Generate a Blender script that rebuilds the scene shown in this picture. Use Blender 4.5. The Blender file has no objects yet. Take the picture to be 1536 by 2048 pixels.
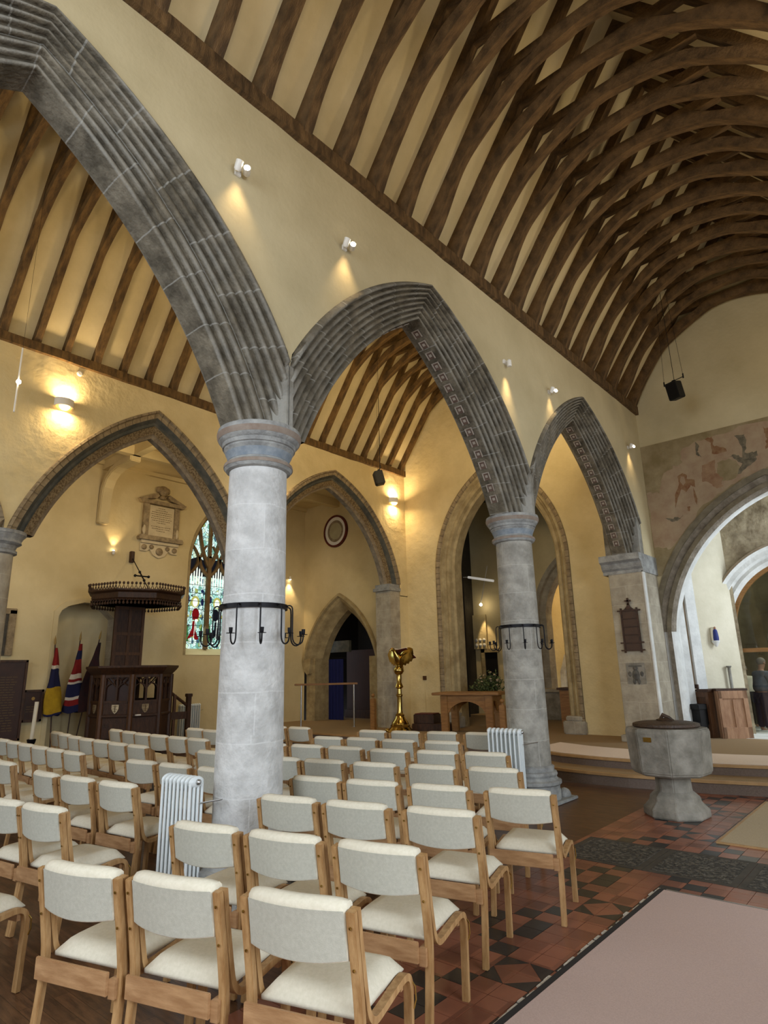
import bpy, bmesh, math, random
from mathutils import Vector, Matrix
random.seed(7)
PI = math.pi
SC = bpy.context.scene
COL = SC.collection

# ------------------------------------------------------------------ camera, world, exposure
def R3(yaw, pitch, roll):
    cy, sy = math.cos(yaw), math.sin(yaw)
    f = Vector((sy*math.cos(pitch), cy*math.cos(pitch), math.sin(pitch)))
    r = Vector((cy, -sy, 0)); u = r.cross(f)
    return r*math.cos(roll)+u*math.sin(roll), u*math.cos(roll)-r*math.sin(roll), f
cr, cu, cf = R3(math.radians(-40.93), math.radians(14.62), math.radians(-1.256))
cam = bpy.data.cameras.new('camera'); camo = bpy.data.objects.new('camera', cam); COL.objects.link(camo)
cam.sensor_fit = 'HORIZONTAL'; cam.sensor_width = 36.0; cam.lens = 36.0*1229.0/1536.0
cam.clip_start = 0.05; cam.clip_end = 200
camo.matrix_world = Matrix(((cr.x, cu.x, -cf.x, 0), (cr.y, cu.y, -cf.y, 0), (cr.z, cu.z, -cf.z, 1.65), (0, 0, 0, 1)))
SC.camera = camo
SC.view_settings.view_transform = 'Standard'; SC.view_settings.look = 'None'
SC.view_settings.gamma = 1.0; SC.view_settings.use_curve_mapping = False
SC.view_settings.exposure = 0.0
W = bpy.data.worlds.new('world'); SC.world = W; W.use_nodes = True
W.node_tree.nodes['Background'].inputs[0].default_value = (0.80, 0.90, 1.0, 1)
W.node_tree.nodes['Background'].inputs[1].default_value = 1.15
SC.cycles.max_bounces = 7; SC.cycles.diffuse_bounces = 4; SC.cycles.glossy_bounces = 3
SC.cycles.transparent_max_bounces = 8; SC.cycles.sample_clamp_indirect = 4.0
SC.cycles.use_denoising = True

WARM = (1.0, 0.74, 0.40)
def lamp(kind, name, loc, energy, color=WARM, target=None, size=0.2, size_y=None, spot=1.2, blend=0.6):
    d = bpy.data.lights.new(name, kind); d.energy = energy; d.color = color
    if kind == 'AREA':
        d.size = size
        if size_y: d.shape = 'RECTANGLE'; d.size_y = size_y
    elif kind == 'SPOT':
        d.spot_size = spot; d.spot_blend = blend; d.shadow_soft_size = size
    else: d.shadow_soft_size = size
    o = bpy.data.objects.new(name, d); COL.objects.link(o); o.location = loc
    if target is not None:
        o.rotation_euler = (Vector(target)-Vector(loc)).to_track_quat('-Z', 'Y').to_euler()
    return o
# daylight from the windows of the south aisle, the west end and the crossing
lamp('AREA', 'south_window_daylight', (6.2, 1.8, 3.2), 620, (0.78, 0.88, 1.0), (-2, 2.2, 0.8), 6, 3.2)
lamp('AREA', 'west_window_daylight', (-1.8, -3.6, 4.2), 260, (0.80, 0.89, 1.0), (-3.6, 3.2, 1.6), 3.0, 4.0)
lamp('AREA', 'aisle_west_daylight', (-8.5, -3.7, 4.0), 150, (0.86, 0.92, 1.0), (-9, 6, 1.5), 4.5, 3.5)
lamp('AREA', 'crossing_daylight', (0.9, 13.9, 3.6), 190, (0.78, 0.89, 1.0), (-3.6, 13.6, 2.0), 1.6, 2.6)
# added warm fill lights without fittings, high along the arcades and wall heads
for yy in (0.5, 3.3, 6.2, 9.2, 11.2):
    lamp('AREA', 'nave_fill_light', (0.15, yy, 6.4), 22 if yy < 11 else 9, (1.0, 0.80, 0.50), (-3.0, yy+0.8, 9.2), 0.5)
for yy in (1.0, 3.6, 6.2, 8.8, 11.4):
    lamp('AREA', 'aisle_fill_light', (-4.9, yy, 6.6), 27, (1.0, 0.76, 0.40), (-9.2, yy+0.3, 8.4), 0.5)
for yy in (2.0, 5.6, 9.0):
    lamp('AREA', 'north_fill_light', (-11.4, yy+0.5, 6.0), 26, (1.0, 0.76, 0.42), (-14.6, yy, 4.0), 0.6)
lamp('AREA', 'aisle_east_fill_light', (-6.2, 8.0, 6.7), 60, (1.0, 0.76, 0.40), (-7.6, 12.9, 4.6), 0.5)

# ------------------------------------------------------------------ materials
def lin(c):
    return tuple(((v/255.0)/12.92 if v/255.0 <= 0.04045 else (((v/255.0)+0.055)/1.055)**2.4) for v in c)
def rgba(c): return (*lin(c), 1.0)
def N(nt, t, **kw):
    n = nt.nodes.new(t)
    for k, v in kw.items():
        if k in n.inputs: n.inputs[k].default_value = v
        else: setattr(n, k, v)
    return n
def mat(name, c1, c2=None, scale=4.0, rough=0.8, bump=0.0, bscale=30.0, metal=0.0, stretch=(1, 1, 1), detail=5.0, lo=0.35, hi=0.68, spec=0.4, emit=None, estr=0, alpha=None):
    m = bpy.data.materials.new(name); m.use_nodes = True; nt = m.node_tree
    b = nt.nodes['Principled BSDF']; L = nt.links.new
    b.inputs['Roughness'].default_value = rough; b.inputs['Metallic'].default_value = metal
    b.inputs['Specular IOR Level'].default_value = spec
    tc = N(nt, 'ShaderNodeTexCoord'); mp = N(nt, 'ShaderNodeMapping'); L(tc.outputs['Object'], mp.inputs[0])
    mp.inputs['Scale'].default_value = stretch
    m['map'] = mp.name
    if c2:
        no = N(nt, 'ShaderNodeTexNoise', Scale=scale, Detail=detail, Roughness=0.62); L(mp.outputs[0], no.inputs['Vector'])
        cr_ = N(nt, 'ShaderNodeValToRGB'); L(no.outputs['Fac'], cr_.inputs[0])
        cr_.color_ramp.elements[0].position = lo; cr_.color_ramp.elements[1].position = hi
        cr_.color_ramp.elements[0].color = rgba(c1); cr_.color_ramp.elements[1].color = rgba(c2)
        L(cr_.outputs[0], b.inputs['Base Color'])
    else: b.inputs['Base Color'].default_value = rgba(c1)
    if bump:
        nb = N(nt, 'ShaderNodeTexNoise', Scale=bscale, Detail=4.0); L(mp.outputs[0], nb.inputs['Vector'])
        bp = N(nt, 'ShaderNodeBump', Strength=bump, Distance=0.05); L(nb.outputs['Fac'], bp.inputs['Height'])
        L(bp.outputs[0], b.inputs['Normal'])
    if emit:
        b.inputs['Emission Color'].default_value = rgba(emit); b.inputs['Emission Strength'].default_value = estr
    return m
def brickify(m, bw, bh, mortar_c, mortar=0.012, uv=True, strength=0.75, tone=0.12, offset=0.5):
    """lays ashlar joints over a stone material, in the UVs (running along the arch or round the shaft)"""
    nt = m.node_tree; b = nt.nodes['Principled BSDF']; L = nt.links.new
    src = b.inputs['Base Color'].links[0].from_socket
    tc = N(nt, 'ShaderNodeTexCoord'); vec = tc.outputs['UV']
    if not uv:
        sp = N(nt, 'ShaderNodeSeparateXYZ'); L(tc.outputs['Object'], sp.inputs[0]); sm = N(nt, 'ShaderNodeMath', operation='ADD')
        L(sp.outputs[0], sm.inputs[0]); L(sp.outputs[1], sm.inputs[1]); cb = N(nt, 'ShaderNodeCombineXYZ'); L(sm.outputs[0], cb.inputs[0]); L(sp.outputs[2], cb.inputs[1]); vec = cb.outputs[0]
    wob = N(nt, 'ShaderNodeTexNoise', Scale=3.0, Detail=2.0); L(vec, wob.inputs['Vector'])
    ad = N(nt, 'ShaderNodeVectorMath', operation='MULTIPLY_ADD'); L(wob.outputs['Color'], ad.inputs[0])
    ad.inputs[1].default_value = (0.035, 0.035, 0); L(vec, ad.inputs[2])
    br = N(nt, 'ShaderNodeTexBrick'); L(ad.outputs[0], br.inputs['Vector'])
    br.inputs['Scale'].default_value = 1.0; br.inputs['Mortar Size'].default_value = mortar
    br.inputs['Brick Width'].default_value = bw; br.inputs['Row Height'].default_value = bh
    br.inputs['Mortar Smooth'].default_value = 0.4; br.offset = offset
    br.inputs['Color1'].default_value = (1-tone, 1-tone, 1-tone, 1); br.inputs['Color2'].default_value = (1+tone*0.5, 1+tone*0.5, 1+tone*0.5, 1)
    br.inputs['Mortar'].default_value = (1, 1, 1, 1)
    mul = N(nt, 'ShaderNodeMix', data_type='RGBA', blend_type='MULTIPLY'); mul.inputs[0].default_value = 1.0
    L(src, mul.inputs[6]); L(br.outputs['Color'], mul.inputs[7])
    mx = N(nt, 'ShaderNodeMix', data_type='RGBA'); st = N(nt, 'ShaderNodeMath', operation='MULTIPLY'); st.inputs[1].default_value = strength
    L(br.outputs['Fac'], st.inputs[0]); L(st.outputs[0], mx.inputs[0])
    L(mul.outputs[2], mx.inputs[6]); mx.inputs[7].default_value = rgba(mortar_c)
    L(mx.outputs[2], b.inputs['Base Color'])
    return m
M = {}
M['plaster'] = mat('cream_limewash', (206, 186, 138), (222, 203, 156), 1.3, 0.9, 0.55, 5.0)
M['plaster_smooth'] = mat('smooth_nave_plaster', (184, 170, 134), (202, 188, 152), 0.9, 0.9, 0.10, 14)
M['plaster_north'] = mat('north_aisle_plaster', (202, 184, 140), (220, 203, 160), 0.8, 0.9, 0.18, 6.0)
M['plaster_roof'] = mat('roof_panel_plaster', (208, 192, 150), (224, 208, 168), 1.5, 0.9, 0.06, 12)
M['oak_roof'] = mat('old_roof_oak', (66, 48, 26), (118, 90, 56), 3.0, 0.75, 0.35, 22, stretch=(1.6, 5, 1.2))
M['oak_aisle'] = mat('aisle_roof_oak', (74, 54, 28), (124, 94, 52), 3.0, 0.75, 0.35, 22, stretch=(1.6, 5, 1.2))
M['stone_arch'] = brickify(mat('grey_arch_stone', (74, 67, 54), (124, 115, 98), 5.0, 0.85, 0.4, 26, stretch=(1, 1, 1)), 0.42, 0.9, (158, 156, 148), 0.007, strength=0.6, tone=0.14)
M['rosette_field'] = mat('dark_red_painted_hollow', (92, 72, 62), (112, 92, 80), 12.0, 0.9)
M['stone_soffit'] = mat('arch_soffit_stone', (110, 100, 86), (150, 140, 124), 6.0, 0.85, 0.4, 24)
M['rosette'] = mat('painted_rosette_stone', (168, 158, 146), (146, 134, 120), 12.0, 0.85)
def worn_ridges(m, c, lo=0.505, hi=0.56, amt=0.75):
    nt = m.node_tree; b = nt.nodes['Principled BSDF']; L = nt.links.new; src = b.inputs['Base Color'].links[0].from_socket
    g = N(nt, 'ShaderNodeNewGeometry'); mr = N(nt, 'ShaderNodeMapRange'); mr.inputs[1].default_value = lo; mr.inputs[2].default_value = hi; L(g.outputs['Pointiness'], mr.inputs[0])
    no = N(nt, 'ShaderNodeTexNoise', Scale=2.2, Detail=5.0); tc = N(nt, 'ShaderNodeTexCoord'); L(tc.outputs['Object'], no.inputs['Vector'])
    mr2 = N(nt, 'ShaderNodeMapRange'); mr2.inputs[1].default_value = 0.35; mr2.inputs[2].default_value = 0.6; mr2.inputs[4].default_value = amt; L(no.outputs['Fac'], mr2.inputs[0])
    mu = N(nt, 'ShaderNodeMath', operation='MULTIPLY'); L(mr.outputs[0], mu.inputs[0]); L(mr2.outputs[0], mu.inputs[1])
    mx = N(nt, 'ShaderNodeMix', data_type='RGBA'); L(mu.outputs[0], mx.inputs[0]); L(src, mx.inputs[6]); mx.inputs[7].default_value = rgba(c); L(mx.outputs[2], b.inputs['Base Color']); return m
worn_ridges(M['stone_arch'], (166, 164, 156))
M['stone_shaft'] = brickify(mat('pale_column_stone', (186, 185, 182), (216, 215, 212), 7.0, 0.8, 0.35, 18), 0.78, 0.385, (222, 222, 220), 0.006, strength=0.5, tone=0.05)
M['stone_shaft_shaded'] = brickify(mat('shaded_column_stone', (140, 136, 126), (176, 171, 160), 7.0, 0.8, 0.35, 18), 0.78, 0.385, (190, 186, 176), 0.006, strength=0.5, tone=0.06)  # column stone darkened: the far column's weaker daylight put into the colour
M['stone_cap'] = mat('capital_stone', (126, 126, 124), (168, 168, 164), 7.0, 0.8, 0.3, 22)
M['red_band'] = mat('faded_red_paint_on_stone', (134, 116, 102), (152, 140, 128), 9.0, 0.85)
M['blue_band'] = mat('faded_blue_paint_on_stone', (118, 128, 138), (152, 158, 162), 9.0, 0.85)
M['stone_pier'] = brickify(mat('brown_grey_pier_stone', (150, 140, 122), (184, 174, 154), 3.5, 0.85, 0.3, 14), 0.62, 0.36, (196, 188, 170), 0.006, uv=False, strength=0.4, tone=0.07)
M['stone_white'] = mat('limewashed_stone', (200, 200, 196), (226, 226, 222), 3.0, 0.85, 0.25, 12)
M['stone_brown'] = mat('brown_painted_stone', (140, 122, 100), (158, 142, 120), 4.0, 0.85, 0.2, 14)
M['far_outer'] = brickify(mat('far_arch_outer_stone', (126, 108, 82), (164, 146, 114), 8.0, 0.85, 0.3, 20), 0.15, 0.4, (96, 82, 62), 0.012, tone=0.1)
M['far_blue'] = mat('far_arch_painted_hollow', (70, 72, 68), (100, 96, 84), 6.0, 0.85, 0.2, 20)
M['far_inner'] = mat('far_arch_painted_scroll', (92, 74, 48), (132, 114, 84), 30.0, 0.85, 0.3, 24, lo=0.42, hi=0.56)
M['far_dots'] = mat('far_arch_chequer_band', (116, 100, 80), (150, 136, 112), 12.0, 0.85)
M['chapel_stone'] = mat('chapel_arch_stone', (146, 128, 92), (182, 164, 124), 4.0, 0.85, 0.3, 16)
M['fresco'] = mat('wall_painting_ground', (128, 112, 78), (158, 142, 110), 2.5, 0.9, 0.15, 8)
M['fresco_red'] = mat('faded_red_ochre_figure', (122, 80, 52), (144, 116, 84), 9, 0.9)
M['fresco_dark'] = mat('faded_dark_figure', (86, 80, 66), (128, 116, 94), 9, 0.9)
M['fresco_pink'] = mat('faded_pink_patch', (166, 146, 118), (150, 124, 100), 4, 0.9)
M['oak_chair'] = mat('oiled_oak', (156, 116, 72), (190, 152, 104), 6.0, 0.45, 0.1, 40, stretch=(6, 6, 1.2))
M['oak_end'] = mat('oak_rail', (156, 116, 78), (188, 148, 106), 5.0, 0.45, 0.08, 40, stretch=(1.2, 5, 6))
M['fabric'] = mat('oatmeal_fabric', (220, 212, 190), (230, 222, 202), 60.0, 0.95, 0.12, 260)
M['fabric_back'] = mat('grey_back_fabric', (180, 178, 164), (192, 190, 176), 60.0, 0.95, 0.12, 260)
M['brass'] = mat('polished_brass', (196, 168, 96), (168, 140, 74), 8.0, 0.16, metal=1.0)
M['steel'] = mat('brushed_steel', (190, 190, 188), None, rough=0.35, metal=1.0)
M['radiator'] = mat('white_radiator_enamel', (226, 232, 232), None, rough=0.35)
M['white'] = mat('white_painted_metal', (232, 228, 220), None, rough=0.4)
M['iron'] = mat('black_iron', (26, 25, 28), None, rough=0.5, metal=0.6)
M['black'] = mat('black_plastic', (16, 15, 15), None, rough=0.6)
M['dark_oak'] = mat('dark_carved_oak', (46, 27, 15), (74, 46, 26), 6.0, 0.5, 0.2, 30, stretch=(4, 4, 1))
M['dark_panel'] = mat('honour_board_wood', (46, 26, 20), (60, 36, 26), 4.0, 0.45)
M['mid_oak'] = mat('mid_brown_oak', (66, 40, 21), (90, 58, 32), 5.0, 0.5, 0.1, 30, stretch=(5, 5, 1))
M['table_oak'] = mat('table_oak', (124, 84, 38), (152, 108, 56), 5.0, 0.45, 0.08, 30, stretch=(1, 4, 6))
M['pine'] = mat('pale_pew_oak', (150, 112, 84), (178, 140, 108), 4.0, 0.6, 0.1, 30, stretch=(5, 5, 1))
M['carpet_pink'] = mat('dusty_pink_carpet', (188, 163, 153), (200, 175, 165), 120.0, 0.97, 0.15, 300)
M['carpet_beige'] = mat('beige_carpet', (174, 156, 126), (190, 172, 142), 110.0, 0.97, 0.15, 300)
M['carpet_tan'] = mat('tan_platform_carpet', (140, 116, 84), (158, 134, 100), 90.0, 0.97, 0.1, 300)
M['carpet_stage'] = mat('pale_platform_carpet', (218, 198, 182), (228, 210, 194), 90.0, 0.97, 0.1, 300)
M['riser'] = mat('grey_brown_riser_carpet', (106, 90, 80), (120, 104, 92), 60.0, 0.95)
M['nosing'] = mat('light_step_nosing', (164, 128, 84), (180, 144, 98), 8.0, 0.5)
M['rubber'] = mat('black_edge_rubber', (44, 42, 42), None, rough=0.7)
M['crumb'] = mat('pale_mortar_edge', (214, 206, 192), (176, 166, 152), 14.0, 0.9, 0.3, 60)
M['grating'] = mat('worn_ledger_stone', (50, 48, 44), (100, 94, 84), 26.0, 0.6, 0.5, 60, lo=0.45, hi=0.6)
M['grating_frame'] = mat('ledger_stone_border', (58, 54, 48), (76, 70, 62), 9.0, 0.6)
M['font_stone'] = mat('lead_grey_font_stone', (112, 107, 96), (158, 152, 140), 4.0, 0.85, 0.2, 20)
M['bronze'] = mat('dark_bronze_cover', (52, 38, 28), (78, 58, 42), 14.0, 0.5, 0.3, 40)
M['marble'] = mat('cream_marble', (196, 180, 148), (214, 198, 164), 6.0, 0.5)
M['tablet_frame'] = mat('veined_marble_frame', (118, 100, 74), (170, 150, 116), 8.0, 0.5)
M['ink'] = mat('engraved_lettering', (96, 78, 50), None)
M['navy'] = mat('navy_blue_curtain', (18, 24, 74), (28, 34, 92), 3.0, 0.9, stretch=(30, 30, 1))
M['flag_red'] = mat('flag_red_cloth', (132, 26, 22), (112, 20, 20), 5.0, 0.9)
M['flag_blue'] = mat('flag_navy_cloth', (24, 26, 62), None, rough=0.9)
M['flag_yellow'] = mat('flag_yellow_cloth', (176, 142, 26), (150, 118, 20), 6.0, 0.9)
M['flag_white'] = mat('flag_white_cloth', (200, 188, 170), None, rough=0.9)
M['flag_dark'] = mat('flag_dark_cloth', (48, 18, 20), (30, 20, 26), 6.0, 0.9)
M['gilt'] = mat('gilt_paint', (150, 120, 60), None, rough=0.5)
M['cloth_white'] = mat('white_altar_cloth', (222, 218, 210), None, rough=0.9)
M['wax'] = mat('cream_candle_wax', (224, 214, 190), None, rough=0.5)
M['leaf'] = mat('green_foliage', (40, 56, 26), (92, 100, 52), 10.0, 0.7)
M['petal'] = mat('pale_flower_petals', (170, 150, 120), None, rough=0.8)
M['skin'] = mat('skin', (168, 124, 100), None, rough=0.6)
M['hair_grey'] = mat('grey_hair', (118, 108, 98), None, rough=0.8)
M['hair_dark'] = mat('dark_hair', (26, 20, 18), None, rough=0.8)
M['shirt_grey'] = mat('grey_blue_shirt', (100, 104, 116), (84, 88, 100), 12.0, 0.9)
M['shirt_cream'] = mat('cream_top', (200, 192, 172), None, rough=0.9)
M['trousers'] = mat('navy_trousers', (20, 28, 60), None, rough=0.9)
M['lead'] = mat('window_lead', (22, 24, 26), None, rough=0.7)
M['mullion'] = mat('window_tracery_stone', (110, 88, 58), (132, 110, 76), 6.0, 0.85)
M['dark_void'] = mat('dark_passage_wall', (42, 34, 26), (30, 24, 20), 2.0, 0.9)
M['bulb'] = mat('lit_lamp', (255, 230, 180), None, emit=(255, 236, 196), estr=40)
M['bulb_soft'] = mat('lit_lamp_opening', (255, 225, 170), None, emit=(255, 214, 140), estr=5)
M['tube'] = mat('white_strip_light', (225, 222, 215), None, emit=(235, 230, 220), estr=0.35)
M['blue_robe'] = mat('blue_painted_robe', (30, 44, 110), None, rough=0.6)
M['book_red'] = mat('red_leather', (96, 30, 22), (74, 24, 18), 6.0, 0.6)
M['far_sconce'] = M['white']

def glass_stained(seedscale):
    m = bpy.data.materials.new('stained_glass'); m.use_nodes = True; nt = m.node_tree; L = nt.links.new
    b = nt.nodes['Principled BSDF']; tc = N(nt, 'ShaderNodeTexCoord')
    mp = N(nt, 'ShaderNodeMapping'); L(tc.outputs['Object'], mp.inputs[0]); mp.inputs['Scale'].default_value = (1, 16, 9)
    vo = N(nt, 'ShaderNodeTexVoronoi', Scale=1.0); L(mp.outputs[0], vo.inputs['Vector'])
    rp = N(nt, 'ShaderNodeValToRGB'); rp.color_ramp.interpolation = 'CONSTANT'
    cs = [(0, (196, 240, 230)), (0.3, (164, 222, 212)), (0.5, (218, 244, 236)), (0.74, (112, 170, 150)), (0.82, (206, 230, 200)), (0.93, (60, 96, 116)), (0.97, (150, 170, 96))]
    e = rp.color_ramp.elements
    e[0].color = rgba(cs[0][1]); e[1].position = cs[1][0]; e[1].color = rgba(cs[1][1])
    for p, c in cs[2:]:
        x = e.new(p); x.color = rgba(c)
    sep = N(nt, 'ShaderNodeSeparateColor'); L(vo.outputs['Color'], sep.inputs[0]); L(sep.outputs[0], rp.inputs[0])
    ve = N(nt, 'ShaderNodeTexVoronoi', feature='DISTANCE_TO_EDGE', Scale=1.0); L(mp.outputs[0], ve.inputs['Vector'])
    lt = N(nt, 'ShaderNodeMath', operation='GREATER_THAN'); lt.inputs[1].default_value = 0.045; L(ve.outputs['Distance'], lt.inputs[0])
    mx = N(nt, 'ShaderNodeMix', data_type='RGBA'); L(lt.outputs[0], mx.inputs[0]); mx.inputs[6].default_value = (0.01, 0.015, 0.02, 1); L(rp.outputs[0], mx.inputs[7])
    L(mx.outputs[2], b.inputs['Emission Color']); b.inputs['Emission Strength'].default_value = 1.15
    b.inputs['Base Color'].default_value = (0.02, 0.03, 0.03, 1); b.inputs['Roughness'].default_value = 0.3
    return m
M['glass_pale'] = glass_stained(1)
def glow_glass(name, c, s=0.7): return mat(name, c, None, rough=0.3, emit=c, estr=s)
M['g_red'] = glow_glass('ruby_glass', (120, 14, 20), 0.6); M['g_white'] = glow_glass('clear_glass', (225, 240, 232), 1.0)
M['g_blue'] = glow_glass('cobalt_glass', (24, 40, 90), 0.5); M['g_gold'] = glow_glass('amber_glass', (176, 178, 96), 0.7)
M['g_green'] = glow_glass('green_glass', (60, 120, 70), 0.6)
M['g_dark'] = glow_glass('dark_glass', (16, 24, 40), 0.3)
def clear_glass():
    m = bpy.data.materials.new('screen_glass'); m.use_nodes = True; nt = m.node_tree; L = nt.links.new
    for n in list(nt.nodes): nt.nodes.remove(n)
    out = N(nt, 'ShaderNodeOutputMaterial'); t = N(nt, 'ShaderNodeBsdfTransparent'); g = N(nt, 'ShaderNodeBsdfGlossy')
    t.inputs[0].default_value = (0.82, 0.86, 0.82, 1); g.inputs['Roughness'].default_value = 0.03
    fr = N(nt, 'ShaderNodeFresnel'); fr.inputs[0].default_value = 1.5
    ad = N(nt, 'ShaderNodeMath', operation='ADD'); ad.inputs[1].default_value = 0.08; L(fr.outputs[0], ad.inputs[0])
    mx = N(nt, 'ShaderNodeMixShader'); L(ad.outputs[0], mx.inputs[0]); L(t.outputs[0], mx.inputs[1]); L(g.outputs[0], mx.inputs[2]); L(mx.outputs[0], out.inputs[0])
    return m
M['glass'] = clear_glass()

def tile_mat(name, cols, rough):
    m = bpy.data.materials.new(name); m.use_nodes = True; nt = m.node_tree; L = nt.links.new
    b = nt.nodes['Principled BSDF']; tc = N(nt, 'ShaderNodeTexCoord')
    dv = N(nt, 'ShaderNodeVectorMath', operation='DIVIDE'); L(tc.outputs['Object'], dv.inputs[0]); dv.inputs[1].default_value = (0.152, 0.152, 1)
    fl = N(nt, 'ShaderNodeVectorMath', operation='FLOOR'); L(dv.outputs[0], fl.inputs[0])
    wn = N(nt, 'ShaderNodeTexWhiteNoise', noise_dimensions='3D'); L(fl.outputs[0], wn.inputs['Vector'])
    no = N(nt, 'ShaderNodeTexNoise', Scale=9.0, Detail=4.0); L(tc.outputs['Object'], no.inputs['Vector'])
    ad = N(nt, 'ShaderNodeMath', operation='MULTIPLY_ADD'); L(no.outputs['Fac'], ad.inputs[0]); ad.inputs[1].default_value = 0.6; L(wn.outputs['Value'], ad.inputs[2])
    sb = N(nt, 'ShaderNodeMath', operation='SUBTRACT'); L(ad.outputs[0], sb.inputs[0]); sb.inputs[1].default_value = 0.3
    rp = N(nt, 'ShaderNodeValToRGB'); L(sb.outputs[0], rp.inputs[0])
    rp.color_ramp.elements[0].color = rgba(cols[0]); rp.color_ramp.elements[1].color = rgba(cols[-1])
    if len(cols) > 2: x = rp.color_ramp.elements.new(0.5); x.color = rgba(cols[1])
    L(rp.outputs[0], b.inputs['Base Color']); b.inputs['Roughness'].default_value = rough
    bp = N(nt, 'ShaderNodeBump', Strength=0.08, Distance=0.02); L(no.outputs['Fac'], bp.inputs['Height']); L(bp.outputs[0], b.inputs['Normal'])
    return m
M['tile_red'] = tile_mat('red_quarry_tile', [(110, 66, 50), (134, 84, 64), (152, 94, 70)], 0.32)
M['tile_black'] = tile_mat('black_quarry_tile', [(34, 34, 36), (48, 46, 44)], 0.3)
M['grout'] = mat('tile_grout', (126, 98, 80), (100, 76, 62), 20.0, 0.9)
def plank_mat():
    m = mat('dark_wood_block_floor', (74, 50, 34), (112, 78, 52), 5.0, 0.38, 0.05, 30, stretch=(1, 6, 1))
    nt = m.node_tree; b = nt.nodes['Principled BSDF']; L = nt.links.new
    src = b.inputs['Base Color'].links[0].from_socket
    tc = N(nt, 'ShaderNodeTexCoord'); mp = N(nt, 'ShaderNodeMapping'); L(tc.outputs['Object'], mp.inputs[0]); mp.inputs['Rotation'].default_value = (0, 0, 0)
    br = N(nt, 'ShaderNodeTexBrick'); L(mp.outputs[0], br.inputs['Vector']); br.inputs['Scale'].default_value = 1.0
    br.inputs['Brick Width'].default_value = 0.6; br.inputs['Row Height'].default_value = 0.085; br.inputs['Mortar Size'].default_value = 0.002
    br.inputs['Color1'].default_value = (0.78, 0.78, 0.78, 1); br.inputs['Color2'].default_value = (1.12, 1.1, 1.06, 1); br.inputs['Mortar'].default_value = (0.4, 0.4, 0.4, 1)
    mul = N(nt, 'ShaderNodeMix', data_type='RGBA', blend_type='MULTIPLY'); mul.inputs[0].default_value = 1.0
    L(src, mul.inputs[6]); L(br.outputs['Color'], mul.inputs[7]); L(mul.outputs[2], b.inputs['Base Color'])
    return m
M['wood_floor'] = plank_mat()

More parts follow.
